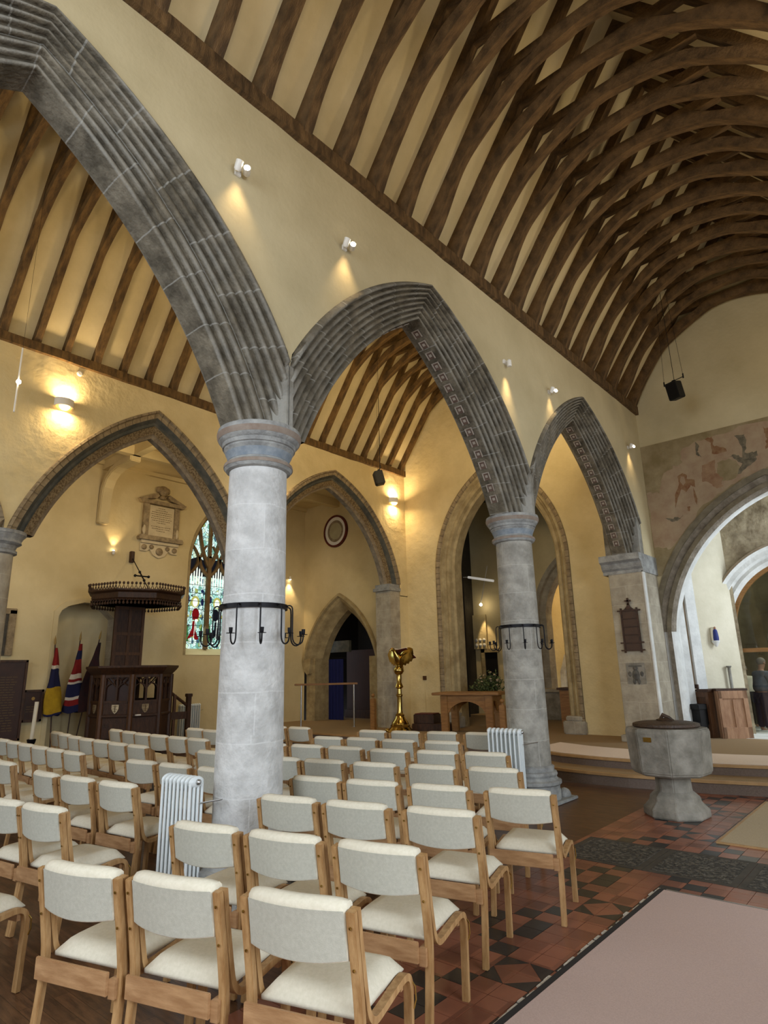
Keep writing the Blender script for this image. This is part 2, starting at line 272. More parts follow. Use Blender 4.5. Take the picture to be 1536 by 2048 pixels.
# ------------------------------------------------------------------ mesh helper
class MB:
    def __init__(s): s.v = []; s.f = []; s.uv = []; s.m = []
    def add(s, verts, faces, uvs=None, mi=0):
        o = len(s.v); s.v += [tuple(v) for v in verts]
        for k, f in enumerate(faces):
            s.f.append([i+o for i in f]); s.uv.append(uvs[k] if uvs else None); s.m.append(mi)
        return s
    def box(s, x0, y0, z0, x1, y1, z1, mi=0, M4=None):
        v = [(x0, y0, z0), (x1, y0, z0), (x1, y1, z0), (x0, y1, z0), (x0, y0, z1), (x1, y0, z1), (x1, y1, z1), (x0, y1, z1)]
        if M4: v = [tuple(M4 @ Vector(p)) for p in v]
        return s.add(v, [(0, 3, 2, 1), (4, 5, 6, 7), (0, 1, 5, 4), (1, 2, 6, 5), (2, 3, 7, 6), (3, 0, 4, 7)], mi=mi)
    def prism(s, poly, axis, a0, a1, mi=0):
        """poly of 2D points extruded along axis 'x','y' or 'z' between a0 and a1"""
        def P(p, a): return {'x': (a, p[0], p[1]), 'y': (p[0], a, p[1]), 'z': (p[0], p[1], a)}[axis]
        n = len(poly); v = [P(p, a0) for p in poly]+[P(p, a1) for p in poly]
        f = [tuple(range(n))[::-1], tuple(range(n, 2*n))]+[(i, (i+1) % n, n+(i+1) % n, n+i) for i in range(n)]
        return s.add(v, f, mi=mi)
    def strip(s, lo, hi, axis, a0, a1, mi=0):
        """solid between two matching 2D polylines, extruded along axis"""
        def P(p, a): return {'x': (a, p[0], p[1]), 'y': (p[0], a, p[1]), 'z': (p[0], p[1], a)}[axis]
        n = len(lo); v = [P(p, a0) for p in lo]+[P(p, a0) for p in hi]+[P(p, a1) for p in lo]+[P(p, a1) for p in hi]
        f = []
        for i in range(n-1):
            f += [(i, i+1, n+i+1, n+i), (2*n+i, 3*n+i, 3*n+i+1, 2*n+i+1), (i, 2*n+i, 2*n+i+1, i+1), (n+i, n+i+1, 3*n+i+1, 3*n+i)]
        f += [(0, n, 3*n, 2*n), (n-1, 3*n-1, 4*n-1, 2*n-1)]
        return s.add(v, f, mi=mi)
    def ribbon(s, path, t, axis, a0, a1, mi=0):
        """rectangular bar of thickness t following a 2D path"""
        n = len(path); lo = []; hi = []
        for i in range(n):
            a = Vector(path[max(i-1, 0)]); b = Vector(path[min(i+1, n-1)]); d = (b-a).normalized(); nn = Vector((-d.y, d.x))*t/2
            lo.append(tuple(Vector(path[i])-nn)); hi.append(tuple(Vector(path[i])+nn))
        return s.strip(lo, hi, axis, a0, a1, mi)
    def tube(s, path, r, seg=8, mi=0, caps=True):
        pts = [Vector(p) for p in path]; n = len(pts)
        rs = r if isinstance(r, (list, tuple)) else [r]*n
        o = []; prev = None
        for i in range(n):
            d = (pts[min(i+1, n-1)]-pts[max(i-1, 0)]).normalized()
            if prev is None:
                up = Vector((0, 0, 1)) if abs(d.z) < 0.9 else Vector((1, 0, 0)); a = d.cross(up).normalized()
            else: a = (prev-d*prev.dot(d)).normalized()
            prev = a; b = d.cross(a)
            for k in range(seg):
                t = 2*PI*k/seg; o.append(tuple(pts[i]+(a*math.cos(t)+b*math.sin(t))*rs[i]))
        f = [(i*seg+k, i*seg+(k+1) % seg, (i+1)*seg+(k+1) % seg, (i+1)*seg+k) for i in range(n-1) for k in range(seg)]
        if caps: f += [tuple(range(seg))[::-1], tuple((n-1)*seg+k for k in range(seg))]
        return s.add(o, f, mi=mi)
    def lathe(s, prof, c=(0, 0), seg=32, mi=0, rot=0.0, M4=None, caps=True):
        """prof: list of (radius, z)"""
        n = len(prof); v = []; f = []; uv = []
        for r, z in prof:
            for k in range(seg):
                t = 2*PI*k/seg+rot; v.append((c[0]+r*math.cos(t), c[1]+r*math.sin(t), z))
        for i in range(n-1):
            for k in range(seg):
                k2 = (k+1) % seg
                f.append((i*seg+k, i*seg+k2, (i+1)*seg+k2, (i+1)*seg+k))
                rr = max(prof[i][0], prof[i+1][0]); a = 2*PI*k/seg*rr; b = 2*PI*(k+1)/seg*rr
                uv.append([(a, prof[i][1]), (b, prof[i][1]), (b, prof[i+1][1]), (a, prof[i+1][1])])
        if prof[0] == prof[-1]: caps = False
        if caps and prof[0][0] > 1e-6: f.append(tuple(range(seg))[::-1]); uv.append(None)
        if caps and prof[-1][0] > 1e-6: f.append(tuple((n-1)*seg+k for k in range(seg))); uv.append(None)
        if M4: v = [tuple(M4 @ Vector(p)) for p in v]
        return s.add(v, f, uv, mi)
    def sphere(s, c, r, seg=12, rings=8, mi=0):
        rx, ry, rz = (r, r, r) if not isinstance(r, (tuple, list)) else r
        v = [(c[0], c[1], c[2]-rz)]; f = []
        for i in range(1, rings):
            a = -PI/2+PI*i/rings
            for k in range(seg):
                t = 2*PI*k/seg; v.append((c[0]+rx*math.cos(a)*math.cos(t), c[1]+ry*math.cos(a)*math.sin(t), c[2]+rz*math.sin(a)))
        v.append((c[0], c[1], c[2]+rz)); last = len(v)-1
        for k in range(seg): f.append((0, 1+(k+1) % seg, 1+k)); f.append((last, last-seg+k, last-seg+(k+1) % seg))
        for i in range(rings-2):
            for k in range(seg): f.append((1+i*seg+k, 1+i*seg+(k+1) % seg, 1+(i+1)*seg+(k+1) % seg, 1+(i+1)*seg+k))
        return s.add(v, f, mi=mi)
    def build(s, name, mats, parent=None, smooth=False, bevel=0.0, off=None, angle=None, kind=None):
        me = bpy.data.meshes.new(name)
        vs = s.v if off is None else [(x-off[0], y-off[1], z-off[2]) for x, y, z in s.v]
        me.from_pydata(vs, [], s.f); me.update()
        if any(u is not None for u in s.uv):
            ul = me.uv_layers.new(name='UVMap'); li = 0
            for p, u in zip(me.polygons, s.uv):
                for k in range(len(p.vertices)):
                    ul.data[p.loop_start+k].uv = u[k] if u else (0.02, 0.02)
        for m in (mats if isinstance(mats, (list, tuple)) else [mats]): me.materials.append(m)
        for p, i in zip(me.polygons, s.m): p.material_index = i
        bm = bmesh.new(); bm.from_mesh(me); bmesh.ops.recalc_face_normals(bm, faces=bm.faces)
        if bevel:
            bmesh.ops.bevel(bm, geom=[e for e in bm.edges if len(e.link_faces) == 2 and e.calc_face_angle(0) > 0.5], offset=bevel, segments=2, affect='EDGES', clamp_overlap=True)
        bm.to_mesh(me); bm.free()
        if smooth:
            me.polygons.foreach_set('use_smooth', [True]*len(me.polygons))
            if angle is None: angle = 0.7
            me.set_sharp_from_angle(angle=angle)
        o = bpy.data.objects.new(name, me); COL.objects.link(o)
        if parent is not None: o.parent = parent
        if kind: o['kind'] = kind
        return o
def tag(o, label, cat, group=None, kind=None):
    o['label'] = label; o['category'] = cat
    if group: o['group'] = group
    if kind: o['kind'] = kind
    return o
def thing(name, label, cat, loc=(0, 0, 0), rz=0.0, group=None):
    o = bpy.data.objects.new(name, None); COL.objects.link(o); o.empty_display_size = 0.1
    o.location = loc; o.rotation_euler = (0, 0, rz)
    return tag(o, label, cat, group)
def struct(name, mb, m, **k):
    o = mb.build(name, m, **k); o['kind'] = 'structure'; return o
def dup(root, loc, rz, label, group=None):
    r = root.copy(); COL.objects.link(r); r.location = loc; r.rotation_euler = (0, 0, rz); r['label'] = label
    if group: r['group'] = group
    def kids(src, dst):
        for ch in list(src.children):
            c = ch.copy(); COL.objects.link(c); c.parent = dst; kids(ch, c)
    kids(root, r)
    return r
def lerp(a, b, t): return a+(b-a)*t

# ------------------------------------------------------------------ pointed arches
class Arch:
    """two-centred arch; centre line at a0, inner and outer curve each (offset of the centre, centre height, radius)"""
    def __init__(s, a0, zs, inner, outer, clampw=None):
        s.a0, s.zs, s.i, s.o, s.cl = a0, zs, inner, outer, clampw
    def pt(s, q, t):
        """q 0 inner .. 1 outer, t -1 left springing .. 0 apex .. 1 right springing"""
        c, z0, R = [lerp(a, b, q) for a, b in zip(s.i, s.o)]
        sg = 1 if t >= 0 else -1; t = abs(t)
        th0 = math.asin(min(1, max(-1, (s.zs-z0)/R))); th1 = math.acos(c/R)
        th = lerp(th1, th0, t); w = R*math.cos(th)-c; z = z0+R*math.sin(th)
        if s.cl and w > s.cl: w = s.cl
        return (s.a0+sg*w, z)
    def curve(s, q, n=24):
        return [s.pt(q, -1+2*i/(2*n)) for i in range(2*n+1)]
def holed_wall(mb, axis, pos, a0, a1, z0, z1, holes, mi=0):
    """wall face at axis=pos; holes = list of (curve, zbottom)"""
    def P(a, z): return (pos, a, z) if axis == 'x' else (a, pos, z)
    cur = a0
    def q(aL, zL0, aR, zR0, top=None):
        mb.add([P(aL, zL0), P(aR, zR0), P(aR, z1), P(aL, z1)], [(0, 1, 2, 3)], mi=mi)
    for curve, zb in sorted(holes, key=lambda h: h[0][0][0]):
        L, Rr = curve[0][0], curve[-1][0]
        if L > cur+1e-4: q(cur, z0, L, z0)
        for p, r in zip(curve[:-1], curve[1:]):
            if r[0]-p[0] > 1e-5: q(p[0], p[1], r[0], r[1])
        if zb > z0: mb.add([P(L, z0), P(Rr, z0), P(Rr, zb), P(L, zb)], [(0, 1, 2, 3)], mi=mi)
        cur = Rr
    if a1 > cur+1e-4: q(cur, z0, a1, z0)
def arch_ring(mb, arch, axis, prof, n=22, mi=0, mis=None, jamb=None, jmis=None):
    """prof: list of (pos, q) from one face round to the other; swept along the arch. jamb: z down to which the section continues straight"""
    ts = [-1+i/n for i in range(2*n+1)]
    rows = []; arc = []
    s = 0.0; last = None
    pm = (prof[0][0]+prof[-1][0])/2
    def row(t):
        out = []
        for p, q in prof:
            a, z = arch.pt(q, t)
            if arch.cl and abs(abs(a-arch.a0)-arch.cl) < 1e-6 and q < 0.995: p = lerp(p, pm, 0.6)     # mouldings die into the springing block
            out.append((p, a, z) if axis == 'x' else (a, p, z))
        return out
    for t in ts: rows.append(row(t))
    if jamb is not None:
        rows.insert(0, [(x, y, jamb) for x, y, z in rows[0]]); rows.append([(x, y, jamb) for x, y, z in rows[-1]])
    v = []
    for r in rows:
        mid = Vector(r[len(r)//2]); 
        if last is not None: s += (mid-last).length
        last = mid; arc.append(s); v += r
    k = len(prof); cum = [0.0]
    base = rows[len(rows)//2]
    for i in range(1, k): cum.append(cum[-1]+(Vector(rows[2][i])-Vector(rows[2][i-1])).length)
    for i in range(len(rows)-1):
        for j in range(k-1):
            a = i*k+j
            mb.add([v[a], v[a+1], v[a+k+1], v[a+k]], [(0, 1, 2, 3)], [[(arc[i], cum[j]), (arc[i], cum[j+1]), (arc[i+1], cum[j+1]), (arc[i+1], cum[j])]], mi=((jmis if (jmis and jamb is not None and i in (0, len(rows)-2)) else mis)[j] if mis else mi))
def weld(o, d=0.0008):
    bm = bmesh.new(); bm.from_mesh(o.data); bmesh.ops.remove_doubles(bm, verts=bm.verts, dist=d)
    bmesh.ops.recalc_face_normals(bm, faces=bm.faces); bm.to_mesh(o.data); bm.free()

# ================================================================== THE SETTING
YE = 12.94; XA0, XA1 = -3.955, -4.65; XB0, XB1 = -10.45, -10.95; XN = -14.62; XC = -1.8; XS0, XS1 = 0.355, 1.05
YW = -4.0; PLAT = 0.31
# ---- floors
mb = MB(); mb.add([(XN-1, YW, -0.004), (-3.0, YW, -0.004), (-3.0, 10.2, -0.004), (XN-1, 10.2, -0.004)], [(0, 1, 2, 3)])
fw = struct('floor', mb, M['wood_floor'])
mb = MB(); mb.add([(-3.0, YW, -0.006), (5.5, YW, -0.006), (5.5, 9.9, -0.006), (-3.0, 9.9, -0.006)], [(0, 1, 2, 3)])
struct('floor', mb, M['grout'])
T = 0.152; G = 0.0022; mb = MB()
black = {(0, -3), (0, -1), (0, 0), (0, 2), (1, -2), (1, 1), (2, -1), (2, 0)}
y0 = 4.08; x0 = -2.25
def tilequad(pts, mi):
    cx = sum(p[0] for p in pts)/len(pts); cy = sum(p[1] for p in pts)/len(pts); v = []
    for x, y in pts:
        d = math.hypot(x-cx, y-cy); k = (d-G*1.3)/d; v.append((cx+(x-cx)*k, cy+(y-cy)*k, 0.0))
    n = len(v); v += [(x, y, -0.006) for x, y, z in v]
    mb.add(v, [tuple(range(n))]+[(i, n+i, n+(i+1) % n, (i+1) % n) for i in range(n)], mi=mi)
for i in range(-18, 5):                       # columns counted away from the star strip
    for j in range(-52, 40):
        xl = x0-(i+1)*T; yl = y0+j*T
        if xl < -3.02 or yl > 9.75 or yl < -3.9: continue
        jj = ((j+4) % 8)-4
        ii = i if i >= 0 else (-3-i if i <= -3 else None)
        xr = xl+T; yr = yl+T
        if ii is None:
            cx = x0+T; cyk = y0+(round((j+0.5-4)/8)*8+4)*T
            if jj in (3, -4):
                # one quarter of the star: a red triangle towards the centre, a black one in the outer corner
                sx = 1 if (xl+T/2) > cx else -1; sy = 1 if jj == -4 else -1
                ox, oy = (xr, xl)[::sx], (yr, yl)[::sy]
                outx, inx = ox; outy, iny = oy
                tilequad([(inx, iny), (outx, iny), (inx, outy)], 0); tilequad([(outx, outy), (inx, outy), (outx, iny)], 1)
                continue
            mi = 0
        else: mi = 1 if (ii % 6, jj) in black else 0
        tilequad([(xl, yl), (xr, yl), (xr, yr), (xl, yr)], mi)
struct('floor', mb, [M['tile_red'], M['tile_black']])
# ---- chancel platform with two bowed steps
def step_curve(dy):
    p = [(-14.62, 9.9), (-9, 9.9), (-6.5, 9.85), (-5.6, 9.7), (-4.9, 9.42), (-4.5, 9.35), (-4.14, 9.31), (-3.6, 9.31), (-3.15, 9.38), (-2.6, 9.46), (-1.95, 9.64), (-1.2, 10.0), (-0.6, 10.4), (0.35, 11.2), (1.05, 11.8)]
    return [(x, y+dy) for x, y in p]
def step(name, dy, z, mat_top):
    c = step_curve(dy); n = len(c)
    mb = MB(); mb.add([(x, y, z-0.17 if dy == 0 else z-0.14) for x, y in c]+[(x, y, z-0.035) for x, y in c], [(i, i+1, n+i+1, n+i) for i in range(n-1)])
    struct('floor', mb, M['riser'])
    mb = MB(); lo = [(x, y-0.03) for x, y in c]; hi = [(x, y+0.035) for x, y in c]; mb.strip(lo, hi, 'z', z-0.035, z+0.001)
    struct('trim_%d' % (1 if dy == 0 else 2), mb, M['nosing'])
    return c
c1 = step('a', 0.0, 0.17, None); c2 = step('b', 0.5, PLAT, None)
n = len(c1); mb = MB(); mb.add([(x, y, 0.17) for x, y in c1]+[(x, y, 0.17) for x, y in c2], [(i, i+1, n+i+1, n+i) for i in range(n-1)])
struct('floor', mb, M['carpet_tan'])
mb = MB(); mb.add([(x, y, PLAT) for x, y in c2]+[(x, 19.0, PLAT) for x, y in c2], [(i, i+1, n+i+1, n+i) for i in range(n-1)])
struct('floor', mb, M['carpet_tan'])
# ---- walls
NA = [Arch(-1.22-2.25, 3.78, (2.4, 2.0, 4.64), (1.35, 2.5, 4.10), 2.255), Arch(1.04, 3.78, (2.4, 2.0, 4.64), (1.35, 2.5, 4.10), 2.255), Arch(5.55, 3.78, (2.4, 2.0, 4.64), (1.35, 2.5, 4.10), 2.255), Arch(10.06, 3.78, (2.4, 2.0, 4.64), (1.35, 2.5, 4.10), 2.255)]
NA[0].a0 = 1.04-4.51
FA = [Arch(0.80, 3.90, (1.95, 2.6, 4.02), (1.95, 2.6, 4.50), 2.3), Arch(5.46, 3.90, (1.95, 2.6, 4.02), (1.95, 2.6, 4.48), 2.33), Arch(10.20, 3.90, (1.0, 3.2, 3.10), (1.0, 3.2, 3.50), 2.42)]
def arcade_wall(name, xf, arches, m, x_is_nave=True, ztop=7.1):
    mb = MB(); holed_wall(mb, 'x', xf, YW, YE, 3.6, ztop, [(a.curve(1.0), 3.6) for a in arches]); 
    return struct(name, mb, m)
def fill_below(name, xf, a, zb, zt, m): pass
arcade_wall('wall_nave', XA0, NA, M['plaster_smooth'])
arcade_wall('wall_aisle', XA1, NA, M['plaster'])
for xs in (XS0, XS1): arcade_wall('wall_south', xs, NA, M['plaster_smooth'])
arcade_wall('wall_aisle', XB0, FA, M['plaster'])
arcade_wall('wall_north_aisle', XB1, FA, M['plaster_north'])
# ---- nave gable wall to the east: nave strip with chancel arch, aisle strip with chapel arch, north aisle strip with doorway
CH = Arch(XC, 2.3, (0.95, 2.0, 2.93), (0.95, 2.02, 3.30))
CP = Arch(-7.62, 4.2, (1.05, 4.1, 2.47), (1.05, 4.1, 2.90))
DR = Arch(-13.02, 2.02, (1.2, 1.4, 2.40), (1.2, 1.4, 2.82))
mb = MB(); holed_wall(mb, 'y', YE, XA0-0.06, XS0+0.06, PLAT, 11.0, [(CH.curve(1.0), PLAT)]); struct('wall_east', mb, M['plaster_smooth'])
mb = MB(); holed_wall(mb, 'y', YE+0.001, XB0-0.1, XA1+0.1, PLAT, 12.0, [(CP.curve(1.0), PLAT)]); struct('wall_east', mb, M['plaster'])
mb = MB(); holed_wall(mb, 'y', YE, XN-0.1, XB1+0.1, 0.0, 7.3, [(DR.curve(1.0), 0.0)]); struct('wall_east', mb, M['plaster_north'])
mb = MB(); mb.box(XB1, 12.60, 0, XB0, YE, 3.62); struct('wall_aisle', mb, M['plaster'])
# north wall with the window and the low niche
def ptd(a0, zs, hw, rise, n=10):
    c = (rise*rise-hw*hw)/(2*hw); R = hw+c
    out = []
    for i in range(-n, n+1):
        t = abs(i)/n; th0 = 0.0; th1 = math.acos(c/R); th = lerp(th1, th0, t); w = R*math.cos(th)-c; out.append((a0+(w if i > 0 else -w), zs+R*math.sin(th)))
    return out
WIN = ptd(9.62, 4.55, 0.74, 1.72)
NICHE = [(5.66, 0.0), (5.66, 3.02), (5.72, 3.16), (5.86, 3.26), (6.2, 3.36), (6.45, 3.35), (6.75, 3.2), (6.95, 3.02), (6.95, 0.0)]
nc = [NICHE[1]]+NICHE[2:8]
mb = MB(); holed_wall(mb, 'x', XN, YW, YE, 0, 7.2, [(nc, 0.0), ([(9.62-0.74, 2.2)]+WIN+[(9.62+0.74, 2.2)], 2.2)]); struct('wall_north', mb, M['plaster_north'])
# niche back and reveal
mb = MB(); mb.add([(XN-0.35, y, z) for y, z in NICHE], [tuple(range(9))]); struct('wall_north', mb, M['plaster_north'])
mb = MB(); mb.add([(XN-0.35, y, z) for y, z in NICHE]+[(XN, y, z) for y, z in NICHE], [(i, i+1, 9+i+1, 9+i) for i in range(8)]); struct('trim_3', mb, M['stone_pier'])
mb = MB(); o = [(y+(0.0), z) for y, z in NICHE]; cyn = 6.3
lo = NICHE[:]; hi = [((y-0.10 if y < cyn else y+0.10) if i in (0, 1, 7, 8) else y+(0.05 if y > cyn else -0.05), z+(0 if i in (0, 8) else 0.11)) for i, (y, z) in enumerate(NICHE)]
mb.strip(lo, hi, 'x', XN, XN+0.025); struct('trim_4', mb, M['plaster_north'])
# nave upper ledges
for xa, xb in ((XA0, XA1), (XS0, XS1), (XB0, XB1)):
    mb = MB(); mb.add([(xa, YW, 7.1), (xb, YW, 7.1), (xb, YE, 7.1), (xa, YE, 7.1)], [(0, 1, 2, 3)]); struct('wall_nave', mb, M['plaster'])
# ---- roof panels
def panel(name, xa, za, xb, zb, y0_, y1_, m):
    mb = MB(); mb.add([(xa, y0_, za), (xb, y0_, zb), (xb, y1_, zb), (xa, y1_, za)], [(0, 1, 2, 3)])
    mb.add([(xa, y0_, za+0.05), (xb, y0_, zb+0.05), (xb, y1_, zb+0.05), (xa, y1_, za+0.05)], [(0, 1, 2, 3)]); return struct(name, mb, m)
def zn(u): return 10.46-1.42*u
panel('ceiling', XC-2.40, zn(2.40), XC, zn(0), YW, YE+0.1, M['plaster_roof'])
panel('ceiling', XC+2.40, zn(2.40), XC, zn(0), YW, YE+0.1, M['plaster_roof'])
XAI = -7.55
def za(u): return 11.45-1.42*u
panel('ceiling', XAI-3.07, za(3.07), XAI, za(0), YW, YE+0.1, M['plaster_roof'])
panel('ceiling', XAI+3.07, za(3.07), XAI, za(0), YW, YE+0.1, M['plaster_roof'])
# north aisle: flat plastered ceiling on plastered beams
ZC = 6.84
panel('ceiling', XN-0.1, ZC, XB1, ZC, YW, YE, M['plaster_north'])
mb = MB()
mb.box(-13.22, YW, 6.62, -13.04, YE, ZC)
struct('trim_5', mb, M['plaster_north'])
mb = MB(); mb.box(XN, YW, 6.74, XN+0.10, YE, ZC); struct('trim_6', mb, M['plaster_north'])
for k, yb in enumerate((2.2, 6.40, 10.6)):
    mb = MB(); mb.box(XN, yb-0.09, 6.62, XB1, yb+0.09, ZC); struct('trim_7', mb, M['plaster_north'])
    # curved bracket and wall post
    mb = MB(); lo = [(XN, 6.1), (XN, 5.3)]; 
    path = [(XN+0.09, 5.25), (XN+0.10, 5.6), (XN+0.11, 5.9), (XN+0.16, 6.15), (XN+0.30, 6.36), (XN+0.55, 6.50), (XN+0.9, 6.56), (XN+1.5, 6.58)]
    mb.ribbon(path, 0.16, 'y', yb-0.13, yb+0.13); o_ = mb.build('trim_8', M['plaster_north'], bevel=0.02); o_['kind'] = 'structure'
# outer shell: west ends and the far sides, so daylight enters only through windows
mb = MB(); mb.add([(XN-0.4, YW, 0), (XN-0.4, YW, 0.0), (XB1, YW, 7.1), (XN-0.4, YW, 7.1)], [(0, 1, 2, 3)])

# ---- arch rings
def rolls(p_out, p_in, nr, amp_p, amp_q, n=36):
    out = []
    for i in range(n+1):
        u = i/n; b = abs(math.sin(nr*PI*u)) ** 0.7 if 0 < u < 1 else 0.0
        out.append((lerp(p_out, p_in, u)+amp_p*b, 1-u-amp_q*b*0.6))
    return out
def nave_prof(xf, xb):
    sg = 1 if xf > xb else -1
    a = rolls(xf, xf-sg*0.265, 8, sg*0.05, 0.075, 72); b = rolls(xb, xb+sg*0.265, 8, -sg*0.05, 0.075, 72)[::-1]
    a = [(p, max(q, 0.0)) for p, q in a]; b = [(p, max(q, 0.0)) for p, q in b]
    return a, [(a[-1][0], 0.0), (lerp(a[-1][0], b[0][0], .02), -0.0), (b[0][0], 0.0)], b
def arch_thing(nm, label, arch, xf, xb, rosettes, group=None):
    a, mid, b = nave_prof(xf, xb)
    t = thing(nm, label, 'arch', (xf, arch.a0, 3.78), 0, group)
    mb = MB(); prof = a+mid+b; arch_ring(mb, arch, 'x', prof)
    o = mb.build('arch_moulding', M['stone_arch'], t, smooth=True, off=(xf, arch.a0, 3.78), angle=0.9); weld(o)
    for half in ((-1, 1) if rosettes else ()):
        mb = MB(); sg = 1 if xf > xb else -1; px = (a[-1][0]+b[0][0])/2
        k = 0; N_ = 34
        mf = MB()
        for i in range(1, N_):
            tt = -0.98+1.96*i/N_
            if tt*half <= 0: continue
            y, z = arch.pt(0, tt); y2, z2 = arch.pt(0, tt+0.002); d = Vector((0, y2-y, z2-z)).normalized(); nn = Vector((0, -d.z, d.y))
            if nn.z > 0: nn = -nn
            e = Vector((1, 0, 0)); c = Vector((px, y, z))+nn*0.004
            h = 0.056
            P = [c+e*u0+d*v0 for u0, v0 in ((-h, -h), (h, -h), (h, h), (-h, h))]; Q = [p+nn*0.004 for p in P]
            mf.add(P+Q, [(4, 5, 6, 7), (0, 1, 5, 4), (1, 2, 6, 5), (2, 3, 7, 6), (3, 0, 4, 7)])
            # square frame with a petalled boss
            for (u0, v0, u1, v1) in ((-h, -h, h, -h*0.78), (-h, -h*0.78, -h*0.72, h), (h*0.72, -h*0.78, h, h), (-h*0.34, -h*0.30, h*0.34, h*0.36)):
                P = [c+e*u0+d*v0, c+e*u1+d*v0, c+e*u1+d*v1, c+e*u0+d*v1]; Q = [p+nn*0.012 for p in P]
                mb.add(P+Q, [(4, 5, 6, 7), (0, 1, 5, 4), (1, 2, 6, 5), (2, 3, 7, 6), (3, 0, 4, 7)])
        rb = mb.build('rosette_band', M['rosette'], t, off=(xf, arch.a0, 3.78)); mf.build('hollow', M['rosette_field'], rb, off=(xf, arch.a0, 3.78))
    return t
arch_thing('nave_arch', 'tall grey moulded stone arch filling the top left, left of the near pale column', NA[1], XA0, XA1, False)
arch_thing('nave_arch', 'grey stone arch with carved rosettes spanning from near pale column to far grey column', NA[2], XA0, XA1, True)
arch_thing('nave_arch', 'furthest grey stone arch of the nave row, landing on the hymn board pier', NA[3], XA0, XA1, True)
for k, a in enumerate(NA[1:]):
    an, mid, bn = nave_prof(XS0, XS1); 
    mb = MB(); arch_ring(mb, a, 'x', an+mid+bn, n=12); o = mb.build('trim_9', M['stone_arch'], None, smooth=True, angle=0.9); o['kind'] = 'structure'
# far arcade: painted arches
def far_arch(label, arch):
    t = thing('aisle_arch', label, 'arch', (XB0, arch.a0, 3.92))
    x = XB0
    prof = [(x, 1.0), (x+0.05, 0.98), (x+0.06, 0.90), (x+0.005, 0.86), (x-0.005, 0.70), (x-0.03, 0.66), (x-0.10, 0.56), (x-0.12, 0.46), (x-0.08, 0.42), (x-0.10, 0.36), (x-0.14, 0.14), (x-0.17, 0.10), (x-0.20, 0.0), (x-0.34, 0.0), (x-0.37, 0.2), (x-0.43, 0.6), (x-0.50, 1.0)]
    mi = [0, 0, 0, 0, 1, 1, 1, 1, 2, 2, 3, 3, 4, 3, 2, 0]
    mb = MB(); arch_ring(mb, arch, 'x', prof, mis=mi)
    o = mb.build('arch_moulding', [M['far_outer'], M['far_blue'], M['far_inner'], M['far_dots'], M['stone_soffit']], t, off=(x, arch.a0, 3.92)); weld(o)
    return t
far_arch('wide painted stone arch left of the near pale column, pulpit seen through it', FA[1])
far_arch('painted stone arch right of the near pale column, round wall disc seen through it', FA[2])
mb = MB(); arch_ring(mb, FA[0], 'x', [(XB0, 1.0), (XB0+.05, .95), (XB0-.05, .6), (XB0-.2, 0), (XB0-.34, 0), (XB0-.5, 1.0)]); o = mb.build('trim_10', M['far_outer']); o['kind'] = 'structure'
# chancel arch
t = thing('chancel_arch', 'large plain grey stone arch at the right edge below the faded wall painting', 'arch', (XC, YE, PLAT))
mb = MB(); arch_ring(mb, CH, 'y', [(YE-0.03, 1.0), (YE-0.03, 0.72), (YE+0.0, 0.70), (YE+0.05, 0.42), (YE-0.01, 0.38), (YE-0.01, 0.16), (YE+0.03, 0.08), (YE+0.10, 0.0), (YE+0.36, 0.0), (YE+0.40, 1.0)], jamb=PLAT, mis=[0, 0, 1, 0, 0, 1, 1, 2, 2], jmis=[2, 2, 2, 1, 1, 2, 2, 2, 2])
o = mb.build('arch_moulding', [mat('chancel_arch_stone', (100, 91, 72), (132, 122, 102), 4.0, 0.85, 0.2, 16), M['stone_soffit'], M['stone_white']], t, off=(XC, YE, PLAT)); weld(o)
# chapel arch
t = thing('chapel_arch', 'tall cream stone arch into the dark side chapel, behind the far grey column', 'arch', (-7.62, YE, PLAT))
mb = MB(); arch_ring(mb, CP, 'y', [(YE-0.02, 1.0), (YE-0.035, 0.9), (YE-0.02, 0.78), (YE+0.02, 0.74), (YE+0.02, 0.6), (YE+0.10, 0.5), (YE+0.12, 0.40), (YE+0.09, 0.36), (YE+0.10, 0.2), (YE+0.2, 0.12), (YE+0.24, 0.0), (YE+0.55, 0.0), (YE+0.6, 1.0)], jamb=PLAT, mis=[1, 1, 1, 0, 0, 0, 0, 0, 0, 0, 0, 0])
o = mb.build('arch_moulding', [M['chapel_stone'], M['far_outer']], t, off=(-7.62, YE, PLAT)); weld(o)
for sx in (-1, 1):
    mb = MB(); xc = -7.62+sx*1.62
    mb.prism([(xc-0.20, YE-0.12), (xc+0.20, YE-0.12), (xc+0.26, YE-0.05), (xc+0.26, YE+0.3), (xc-0.26, YE+0.3), (xc-0.26, YE-0.05)], 'z', PLAT, PLAT+0.26); mb.prism([(xc-0.16, YE-0.08), (xc+0.16, YE-0.08), (xc+0.2, YE+0.0), (xc+0.2, YE+0.3), (xc-0.2, YE+0.3), (xc-0.2, YE)], 'z', PLAT+0.26, PLAT+0.36)
    mb.build('plinth', M['stone_pier'], t, off=(-7.62, YE, PLAT), bevel=0.02)
